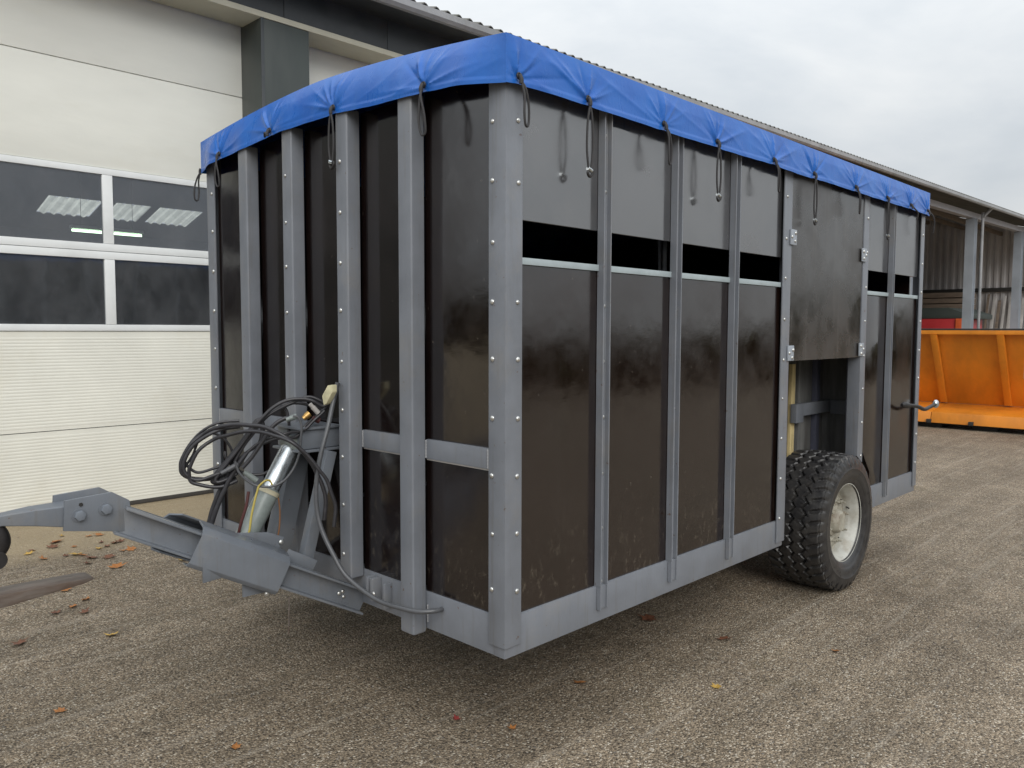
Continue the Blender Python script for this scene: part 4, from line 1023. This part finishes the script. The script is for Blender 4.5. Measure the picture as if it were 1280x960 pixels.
# ---- hoses
HOSE = {
'a':[(-0.453,1.344,1.099),(-0.505,1.373,1.076),(-0.544,1.395,1.071),(-0.597,1.426,1.078),(-0.629,1.445,1.101),(-0.634,1.448,1.135),(-0.627,1.445,1.171),(-0.594,1.426,1.235),(-0.539,1.395,1.285),(-0.507,1.327,1.314),(-0.465,1.255,1.328),(-0.426,1.183,1.327),(-0.395,1.117,1.322),(-0.351,1.045,1.289),(-0.291,1.012,1.233),(-0.246,0.988,1.165),(-0.222,0.975,1.11),(-0.201,0.964,1.054),(-0.189,0.957,0.987),(-0.197,0.96,0.896)],
'a2':[(-0.459,1.309,1.119),(-0.525,1.346,1.093),(-0.579,1.377,1.074),(-0.616,1.399,1.087),(-0.636,1.411,1.121),(-0.632,1.41,1.168),(-0.601,1.393,1.229),(-0.55,1.363,1.274),(-0.496,1.333,1.301),(-0.424,1.291,1.313)],
'b':[(-0.616,1.475,1.103),(-0.6,1.466,1.136),(-0.574,1.452,1.183),(-0.556,1.442,1.237),(-0.525,1.425,1.273),(-0.492,1.406,1.276),(-0.459,1.387,1.252),(-0.436,1.374,1.217),(-0.421,1.365,1.176)],
'c1':[(-0.413,1.321,1.105),(-0.46,1.347,1.074),(-0.506,1.373,1.054),(-0.517,1.38,1.069),(-0.489,1.364,1.113),(-0.439,1.337,1.181),(-0.388,1.309,1.26),(-0.353,1.291,1.319),(-0.334,1.28,1.337),(-0.322,1.273,1.314),(-0.327,1.275,1.25),(-0.343,1.284,1.206)],
'c2':[(-0.441,1.298,1.096),(-0.484,1.322,1.069),(-0.514,1.339,1.06),(-0.519,1.343,1.078),(-0.488,1.326,1.128),(-0.439,1.298,1.2),(-0.392,1.273,1.272),(-0.36,1.255,1.322),(-0.332,1.24,1.358),(-0.294,1.219,1.398),(-0.246,1.194,1.426),(-0.189,1.163,1.434),(-0.141,1.137,1.424),(-0.096,1.113,1.396),(-0.06,1.094,1.425)],
'c3':[(-0.434,1.372,1.131),(-0.396,1.351,1.197),(-0.354,1.329,1.27),(-0.322,1.312,1.322),(-0.267,1.283,1.365),(-0.202,1.249,1.401),(-0.144,1.218,1.422),(-0.091,1.19,1.409),(-0.048,1.168,1.377)],
'e1':[(-0.412,1.321,1.164),(-0.456,1.345,1.092),(-0.495,1.366,1.005),(-0.52,1.38,0.932),(-0.537,1.388,0.863),(-0.56,1.39,0.80)],
'e2':[(-0.405,1.273,1.191),(-0.462,1.304,1.091),(-0.496,1.322,1.012),(-0.525,1.338,0.932),(-0.545,1.348,0.863),(-0.57,1.35,0.80)],
'g':[(-0.491,1.212,1.168),(-0.485,1.208,1.142),(-0.477,1.203,1.117),(-0.449,1.186,1.079),(-0.409,1.163,1.053),(-0.357,1.133,1.048),(-0.311,1.107,1.071),(-0.273,1.087,1.124),(-0.25,1.075,1.189),(-0.243,1.071,1.262),(-0.239,1.069,1.317),(-0.251,1.076,1.358),(-0.272,1.088,1.365)],
'i':[(-0.442,1.287,1.135),(-0.401,1.264,1.196),(-0.355,1.239,1.238),(-0.292,1.204,1.265),(-0.239,1.175,1.278),(-0.21,1.10,1.294),(-0.16,1.09,1.337),(-0.11,1.08,1.378)],
'j':[(-0.434,1.256,1.127),(-0.394,1.234,1.18),(-0.356,1.213,1.244),(-0.315,1.191,1.313),(-0.274,1.169,1.345),(-0.243,1.152,1.351)],
'f':[(-0.09,1.0,1.514),(-0.1,1.005,1.463),(-0.12,0.999,1.409),(-0.16,0.975,1.318),(-0.2,0.968,1.21),(-0.22,0.971,1.117),(-0.23,0.971,1.024),(-0.23,0.96,0.931),(-0.22,0.932,0.843),(-0.2,0.878,0.747),(-0.18,0.827,0.672),(-0.15,0.747,0.616),(-0.13,0.633,0.582),(-0.115,0.51,0.580),(-0.09,0.42,0.580),(-0.035,0.372,0.582),(0.02,0.379,0.578)],
'y1':[(-0.412,1.15,1.055),(-0.387,1.14,1.076),(-0.363,1.14,1.074),(-0.351,1.14,1.051)],
'y2':[(-0.412,1.15,1.055),(-0.431,1.15,0.998),(-0.45,1.15,0.926),(-0.461,1.15,0.861),(-0.47,1.16,0.817)],
'y3':[(-0.3,1.179,0.981),(-0.295,1.176,0.914),(-0.299,1.177,0.839),(-0.306,1.181,0.794)],
'r':[(-0.446,1.18,1.03),(-0.459,1.18,0.965),(-0.479,1.19,0.893),(-0.492,1.20,0.828)],
}
for k, r_, m_ in (('a', 0.0095, 'rubber_hose'), ('a2', 0.0085, 'rubber_hose'), ('b', 0.006, 'rubber_hose'), ('c1', 0.0115, 'rubber_hose'), ('c2', 0.0085, 'rubber_hose'), ('c3', 0.008, 'rubber_hose'),
                  ('e1', 0.012, 'rubber_hose'), ('e2', 0.011, 'rubber_hose'), ('g', 0.0055, 'cable_grey'), ('i', 0.0065, 'rubber_hose'), ('j', 0.010, 'rubber_hose')):
    T(tube('hydraulic_hose', HOSE[k], r_, m_, None, 6, 10))
hr = random.Random(4)
for k, dy, dz, dx, r_ in (('a', -0.05, -0.03, 0.015, 0.0085), ('c2', 0.05, -0.025, 0.02, 0.0075), ('a2', 0.04, 0.025, 0.02, 0.0065), ('c3', -0.06, 0.02, -0.01, 0.0075), ('g', 0.16, 0.03, 0.03, 0.0075), ('i', 0.05, -0.03, -0.01, 0.0075)):
    T(tube('hydraulic_hose', [(x+dx+hr.uniform(-.005, .005), y+dy, z+dz+hr.uniform(-.006, .006)) for x, y, z in HOSE[k]], r_, 'rubber_hose', None, 6, 10))
T(tube('electric_cable', HOSE['f'], 0.0105, 'cable_grey', None, 8, 12))
T(tube('wire', HOSE['y1'], 0.0045, 'yellow_cable', None)); T(tube('wire', HOSE['y2'], 0.005, 'yellow_cable', None))
T(tube('wire', HOSE['y3'], 0.0035, 'brown_cable', None)); T(tube('wire', HOSE['r'], 0.007, 'red_tape', None))
def coupling(p, q, r_, m_):
    p, q = Vector(p), Vector(q)
    T(tube('hose_coupling', [p, p.lerp(q, 0.35), p.lerp(q, 0.36), q], [r_*0.8, r_*0.8, r_, r_], m_, None, 0, 12))
coupling((-0.51, 1.309, 1.105), (-0.445, 1.275, 1.142), 0.0125, 'cable_grey')
coupling((-0.424, 1.263, 1.106), (-0.375, 1.237, 1.062), 0.014, 'cyl_body')
coupling((-0.175, 1.10, 1.413), (-0.138, 1.09, 1.369), 0.012, 'pale_board')
coupling((-0.27, 1.15, 1.342), (-0.225, 1.135, 1.357), 0.013, 'cyl_body')
coupling((-0.199, 1.12, 1.345), (-0.172, 1.11, 1.368), 0.016, 'brass')
coupling((-0.15, 1.12, 1.345), (-0.12, 1.11, 1.33), 0.014, 'red_tape')
bm = bmesh.new(); pl = [(1.048, 1.452), (1.000, 1.503), (0.962, 1.508), (0.962, 1.474), (1.009, 1.419), (1.034, 1.409)]
bm_prism(bm, pl, 0, -0.145, -0.118); T(link('cable_plug', finish(bm, 'cable_plug', 0.005), 'tag'))
bm = bmesh.new(); 
for i in range(5): bm_tube(bm, [(-0.365+0.002*(i % 2), 0.985+0.002*i, 0.575-0.035*i), (-0.366, 0.985+0.002*i, 0.575-0.035*i-0.03)], 0.0035, 6)
T(link('safety_chain', finish(bm, 'safety_chain', 0, smooth=True), 'rust'))

# ------------------------------------------------------------------ tarpaulin
tp = empty('tarpaulin', (2.35, 1.225, ZTOP)); tag(tp, 'wrinkled blue tarpaulin covering the top of the trailer', 'tarpaulin')
O = 0.022            # overhang outside the posts
X0, X1, Y0t, Y1t = -O-0.012, L+O, -O-0.012, WD+O
eyes_side = [0.023, 0.427, 0.975, 1.448, 2.045, 2.578, 3.198, 3.77, 4.243, 4.640]
eyes_front = [2.146, 1.583, 1.013, 0.376]
RAYS = {}
def rays_for(i, seed):
    k = (i, seed)
    if k not in RAYS:
        r_ = random.Random(int(seed*100)+i*17+3)
        RAYS[k] = [(R(a0+r_.uniform(-12, 12)), r_.uniform(0.09, 0.26), r_.uniform(0.5, 1.25)*r_.choice((1, 1, 1, -0.8))) for a0 in (-74, -50, -30, -8, 14, 36, 58, 76)]
    return RAYS[k]
def folds(s, h, eyes, seed):
    """outward displacement of a skirt at distance s along it, height fraction h (0 hem, 1 top)"""
    d = 0.0; zz = h*0.178 - 0.022
    for i, e in enumerate(eyes):
        dx = s-e
        if abs(dx) > 0.42: continue
        r = math.hypot(dx, zz)
        d -= 0.007*math.exp(-(r/0.035)**2)
        if zz < -0.01: continue
        ang = math.atan2(dx, max(zz, 1e-4))
        for a0, ln, am in rays_for(i, seed):
            da = ang-a0
            if abs(da) > 0.9: continue
            per = r*math.sin(da); wd = 0.0055+0.050*r
            t = abs(per)/wd
            if t < 3: d += 0.0095*am*math.exp(-t*1.35)*min(1, r/0.03)*math.exp(-(r/ln)**2)
    q = noise.noise((s*1.7+h*0.5+seed, h*0.6, seed)) + 0.35*noise.noise((s*5.5-h*1.6, h*1.2+seed, 3.1))
    d += 0.004*q + 0.005
    # a few long slack creases between the eyelets
    w = s*2.6 + h*1.1 + 0.5*noise.noise((s*1.1, h, seed+20))
    d += 0.0045*math.exp(-abs((w % 1.0)-0.5)*9)*(0.5+0.5*noise.noise((math.floor(w)*1.7, seed, 2)))
    if h < 0.12: d += 0.0030
    return d*min(1, (1-h)*3.0)
def bulge(s, h, s0, s1, posts, base, extra):
    e = max(0, min(1, (s-s0-0.03)/0.18, (s1-s-0.03)/0.18))
    b = base*e*e*(3-2*e) + sum(extra*math.exp(-((s-q)/0.085)**2) for q in posts)
    return b*(1-h**2.2)
def hem(s, eyes, seed):
    a = 0.006*noise.noise((s*2.3, seed, 5.0)) + 0.002*noise.noise((s*9, seed, 8.0))
    for e in eyes: a += 0.005*math.exp(-((s-e)/0.03)**2)
    return a
bm = bmesh.new(); NZ = 30
def arch(y): return 1-abs(2*min(1, max(0, (y-Y0t)/(Y1t-Y0t)))-1)**1.6
def skirt(s0, s1, n, f, eyes, seed, archf, posts=(), base=0.0, extra=0.0):
    cols = []
    for i in range(n+1):
        s = s0+(s1-s0)*i/n
        col = []
        e = min(1, (s-s0)/0.05, (s1-s)/0.05)
        for j in range(NZ+1):
            h = j/NZ
            z0 = ZH + hem(s, eyes, seed) + archf(s)*0.066; z1 = ZTOP + archf(s)*0.085
            d = folds(s, h, eyes, seed)*max(0, e)
            d += bulge(s, h, s0, s1, posts, base, extra)
            col.append(bm.verts.new(f(s, z0+(z1-z0)*h, d)))
        cols.append(col)
    for a, b in zip(cols, cols[1:]):
        for j in range(NZ): bm.faces.new((a[j], b[j], b[j+1], a[j+1]))
    return cols
skirt(X0, X1, 820, lambda s, z, d: (s, Y0t-d, z), eyes_side, 0.0, lambda s: 0, (), 0.006, 0)
skirt(Y0t, Y1t, 440, lambda s, z, d: (X0-d, s, z), eyes_front, 4.0, arch, [y for y, _ in fp], 0.041, 0.007)
skirt(X0, X1, 120, lambda s, z, d: (s, Y1t+d, z), eyes_side, 9.0, lambda s: 0)
skirt(Y0t, Y1t, 80, lambda s, z, d: (X1+d, s, z), eyes_front, 14.0, arch)
NX, NY = 120, 80
top = []
for i in range(NX+1):
    x = X0+(X1-X0)*i/NX
    row = []
    for j in range(NY+1):
        y = Y0t+(Y1t-Y0t)*j/NY
        e = min(1, min(i, NX-i)/6, min(j, NY-j)/5)
        dz = -0.02*e*abs(math.sin(math.pi*(x-X0)/0.94)) + 0.008*e*noise.noise((x*3, y*3, 2))
        row.append(bm.verts.new((x, y, ZTOP+arch(y)*0.085+dz)))
    top.append(row)
for a, b in zip(top, top[1:]):
    for j in range(NY): bm.faces.new((a[j], a[j+1], b[j+1], b[j]))
bmesh.ops.recalc_face_normals(bm, faces=bm.faces)
sheet = link('tarp_sheet', finish(bm, 'tarp_sheet', 0, smooth=True, angle=R(70)), 'tarp'); adopt(sheet, tp)
# eyelets and elastic cords along the doubled hem
def eyelet(p, axis):
    bm = bmesh.new(); pts = []
    for i in range(15):
        a = 2*math.pi*i/14
        pts.append((0.010*math.cos(a), 0, 0.010*math.sin(a)) if axis == 'y' else (0, 0.010*math.cos(a), 0.010*math.sin(a)))
    bm_tube(bm, [Vector(p)+Vector(q) for q in pts], 0.004, 6, cap=False)
    adopt(link('eyelet', finish(bm, 'eyelet', 0, smooth=True), 'black_steel'), tp)
def cord(kind, p, out, along, seed, ln):
    """elastic cord hanging from an eyelet. out = outward unit, along = unit along the skirt"""
    p, out, along = Vector(p), Vector(out), Vector(along); rnd = random.Random(seed)
    dn = Vector((0, 0, -1)); s = rnd.choice((-1, 1))
    k0 = p + out*0.012
    tube_pts = [p+out*0.004+Vector((0, 0, 0.012)), k0+dn*0.004, k0+dn*0.020]
    adopt(tube('cord_knot', tube_pts, 0.0085, 'rope', None, 4, 8), tp)
    if kind == 'hook':
        for q in (-0.012, 0.012):
            adopt(tube('elastic_cord', [k0+dn*0.015, k0+dn*ln*0.3+along*q*1.2, k0+dn*ln*0.7+along*q*1.6, k0+dn*ln+along*q*0.7], 0.0048, 'rope', None, 5, 7), tp)
        e = k0+dn*ln
        adopt(tube('cord_hook', [e, e+dn*0.02-along*0.012, e+dn*0.034, e+dn*0.022+along*0.018, e+dn*0.006+along*0.020], 0.0060, 'black_steel', None, 4, 7), tp)
        adopt(tube('cord_clip', [e+dn*0.002-along*0.012, e+dn*0.010+along*0.012], 0.009, 'steel_bright', None, 0, 8), tp)
    elif kind == 'loop':
        w = 0.022
        adopt(tube('elastic_cord', [k0+dn*0.01, k0+dn*ln*0.35+along*w*0.2+out*0.012, k0+dn*ln*0.75+along*w*0.1+out*0.014, k0+dn*ln+along*w*0.6+out*0.01,
              k0+dn*ln*0.96+along*w*1.5+out*0.006, k0+dn*ln*0.6+along*w*1.4+out*0.01, k0+dn*ln*0.25+along*w*0.6+out*0.012, k0+dn*0.01], 0.0048, 'rope', None, 6, 7), tp)
    else:
        adopt(tube('elastic_cord', [k0, k0+out*0.02+dn*0.03+along*0.012, k0+out*0.03+dn*ln*0.5+along*0.03, k0+out*0.02+dn*ln+along*0.04], 0.005, 'rope', None, 6, 7), tp)
def skirt_pt(s, side):
    if side == 's': return (s, Y0t-folds(s, 0.1, eyes_side, 0.0)-0.010, ZH+0.022)
    return (X0-folds(s, 0.1, eyes_front, 4.0)-bulge(s, 0.1, Y0t, Y1t, [y for y, _ in fp], 0.041, 0.007)-0.006, s, ZH+0.022+arch(s)*0.066)
kinds = [('loop', 0.17), ('hook', 0.27), ('loop', 0.17), ('hook', 0.25), ('loop', 0.16), ('hook', 0.26), ('loop', 0.16), ('hook', 0.25), ('tail', 0.10), ('tail', 0.16)]
for i, (x, (k, ln)) in enumerate(zip(eyes_side, kinds)):
    p = skirt_pt(x, 's'); eyelet(Vector(p)+Vector((0, 0, 0.010)), 'y'); cord(k, p, (0, -1, 0), (1, 0, 0), i, ln)
for i, (y, (k, ln)) in enumerate(zip(eyes_front, [('loop', 0.17), ('tail', 0.03), ('hook', 0.23), ('loop', 0.19)])):
    p = skirt_pt(y, 'f'); eyelet(Vector(p)+Vector((0, 0, 0.010)), 'x'); cord(k, p, (-1, 0, 0), (0, -1, 0), 40+i, ln)
cord('loop', (-0.03, Y1t+0.012, ZH+0.018), (0, 1, 0), (-1, 0, 0), 60, 0.17)

# ------------------------------------------------------------------ loader fork and hook holding the tow eye
fk = empty('loader_fork', (-1.7, 1.24, 0.77)); tag(fk, 'worn brown steel fork tine pointing in below the tow eye', 'fork')
bm = bmesh.new()
st = [(0.60, 0.045, 0.0, 0.012), (0.56, 0.056, -0.006, 0.014), (0.30, 0.060, -0.030, 0.016), (-0.50, 0.060, -0.040, 0.018), (-0.62, 0.060, -0.045, 0.018)]
rg = []
for x, w, z0, z1 in st: rg.append([bm.verts.new(p) for p in ((x, -w, z0), (x, w, z0), (x, w, z1), (x, -w, z1))])
for a, b in zip(rg, rg[1:]):
    for i in range(4): bm.faces.new((a[i], a[(i+1) % 4], b[(i+1) % 4], b[i]))
bm.faces.new(rg[0]); bm.faces.new(list(reversed(rg[-1])))
link('tine', finish(bm, 'tine', 0.0025, 2), 'rust', fk)
box('shank', (-0.68, -0.06, -0.045), (-0.621, 0.06, 0.55), 'rust', fk, 0.008)
hk = empty('tow_hook', (-1.5, 1.225, 1.0)); tag(hk, 'black steel pick up hook under the tow eye at left edge', 'hook')
tube('hook_body', [(-0.26, 0, 0.02), (-0.16, 0, -0.055), (-0.04, 0, -0.085), (0.045, 0, -0.075), (0.088, 0, -0.035), (0.080, 0, 0.008), (0.05, 0, 0.02)], [0.04]*37, 'black_steel', hk, 6, 14)
tube('hook_pin', [(0.015, 0, -0.02), (0.015, 0, 0.14)], 0.024, 'black_steel', hk, 0, 14)
tube('hook_roller', [(0.075, -0.04, -0.085), (0.075, 0.04, -0.085)], 0.034, 'black_steel', hk, 0, 18)

# ------------------------------------------------------------------ fallen leaves
LEAF = []
def leaf_mesh(seed):
    r_ = random.Random(seed); bm = bmesh.new(); n = 12; rim = []
    curl = r_.uniform(0.1, 0.35)
    for i in range(n):
        a = 2*math.pi*i/n
        rr = (1.0 if i % 2 == 0 else r_.uniform(0.5, 0.72))*(1.25 if i == 0 else 1.0)*r_.uniform(0.85, 1.1)
        x, y = rr*math.cos(a), rr*0.8*math.sin(a)
        rim.append(bm.verts.new((x, y, 0.05 + curl*(x*x*0.7 + y*y) + r_.uniform(-.05, .08))))
    c = bm.verts.new((0, 0, 0.03))
    for i in range(n): bm.faces.new((c, rim[i], rim[(i+1) % n]))
    return bm
for sd in range(4):
    for cn in LEAFM:
        me = finish(leaf_mesh(sd*10), 'leaf'); me.materials.append(LEAFM[cn]); LEAF.append((cn, me))
def leaf(x, y, cn, size):
    me = random.choice([m_ for c_, m_ in LEAF if c_ == cn])
    o = bpy.data.objects.new('leaf', me); C.objects.link(o); o.location = (x, y, 0.004)
    o.rotation_euler = (random.uniform(-.2, .2), random.uniform(-.2, .2), random.uniform(0, 6.28)); o.scale = (size,)*3
    return o
single = [(0.849, 0.314, 'orange', .040, 'small orange leaf on the asphalt below the near trailer corner'), (1.826, 0.584, 'brown', .06, 'brown leaf in the shade under the side sill'),
          (1.286, -0.192, 'yellow', .032, 'small yellow leaf on open asphalt beside the trailer'), (0.285, 0.236, 'orange', .028, 'orange leaf at the bottom edge under the corner post'),
          (0.17, 0.477, 'red', .026, 'small red leaf near the bottom edge of the yard'), (-0.642, 0.954, 'orange', .028, 'orange leaf beneath the drawbar at the bottom edge'),
          (-1.057, 1.83, 'orange', .030, 'lone orange leaf at lower left'), (-0.552, 2.625, 'yellow', .045, 'lone yellow leaf left of the drawbar foot'),
          (-0.956, 2.866, 'brown', .05, 'dark brown leaf at the left edge below the fork tine'), (2.145, -0.431, 'orange', .03, 'orange leaf on the asphalt right of the wheel shadow'),
          (1.867, 0.093, 'brown', .045, 'brown leaf beside the mossy patch near the wheel')]
for x, y, cn, s, lb in single: tag(leaf(x, y, cn, s), lb, 'leaf', 'single fallen leaves')
rnd = random.Random(11)
for i in range(40):
    cx, cy, sx, sy = rnd.choice([(0.25, 4.45, 0.22, 0.16), (-0.2, 4.55, 0.30, 0.30), (-0.25, 4.9, 0.3, 0.25), (0.0, 4.3, 0.35, 0.35), (-0.6, 3.3, 0.25, 0.35), (0.3, 4.9, 0.4, 0.25)])
    cn = rnd.choice(['orange', 'orange', 'orange', 'brown', 'yellow', 'brown'])
    o = leaf(rnd.gauss(cx, sx), rnd.gauss(cy, sy), cn, rnd.uniform(0.03, 0.062))
    tag(o, f'{cn} autumn leaf in the litter between drawbar and workshop door', 'leaf', f'{cn} leaves in the litter by the door')

# ------------------------------------------------------------------ far trees on the open side of the yard
bm = bmesh.new(); rnd = random.Random(5)
for i in range(9000):
    az = R(rnd.uniform(128, 352)); rad = rnd.uniform(70, 84)
    hmax = 4.8 + 1.8*noise.noise((az*3, 0, 0)) + 1.0*noise.noise((az*11, 2, 0)) + 0.6*noise.noise((az*40, 5, 0))
    z = hmax*rnd.random()**0.8
    p = Vector((rad*math.cos(az), rad*math.sin(az), z)); s = rnd.uniform(0.5, 1.1)
    q = Matrix.Rotation(rnd.uniform(0, 6.28), 3, 'Z') @ Matrix.Rotation(rnd.uniform(0, 3.1), 3, 'X')
    vs = [bm.verts.new(p + q @ Vector(c)) for c in ((-s, -s*.7, 0), (s, -s*.6, .1), (s*.8, s*.7, 0), (-s*.7, s*.8, .15))]
    bm.faces.new(vs)
me = bpy.data.meshes.new('tree_line'); bm.to_mesh(me); bm.free()
tlw = link('tree_line', me, 'trees'); tlw['kind'] = 'stuff'; tag(tlw, 'far hedge of dark trees round the open side of the yard', 'trees')
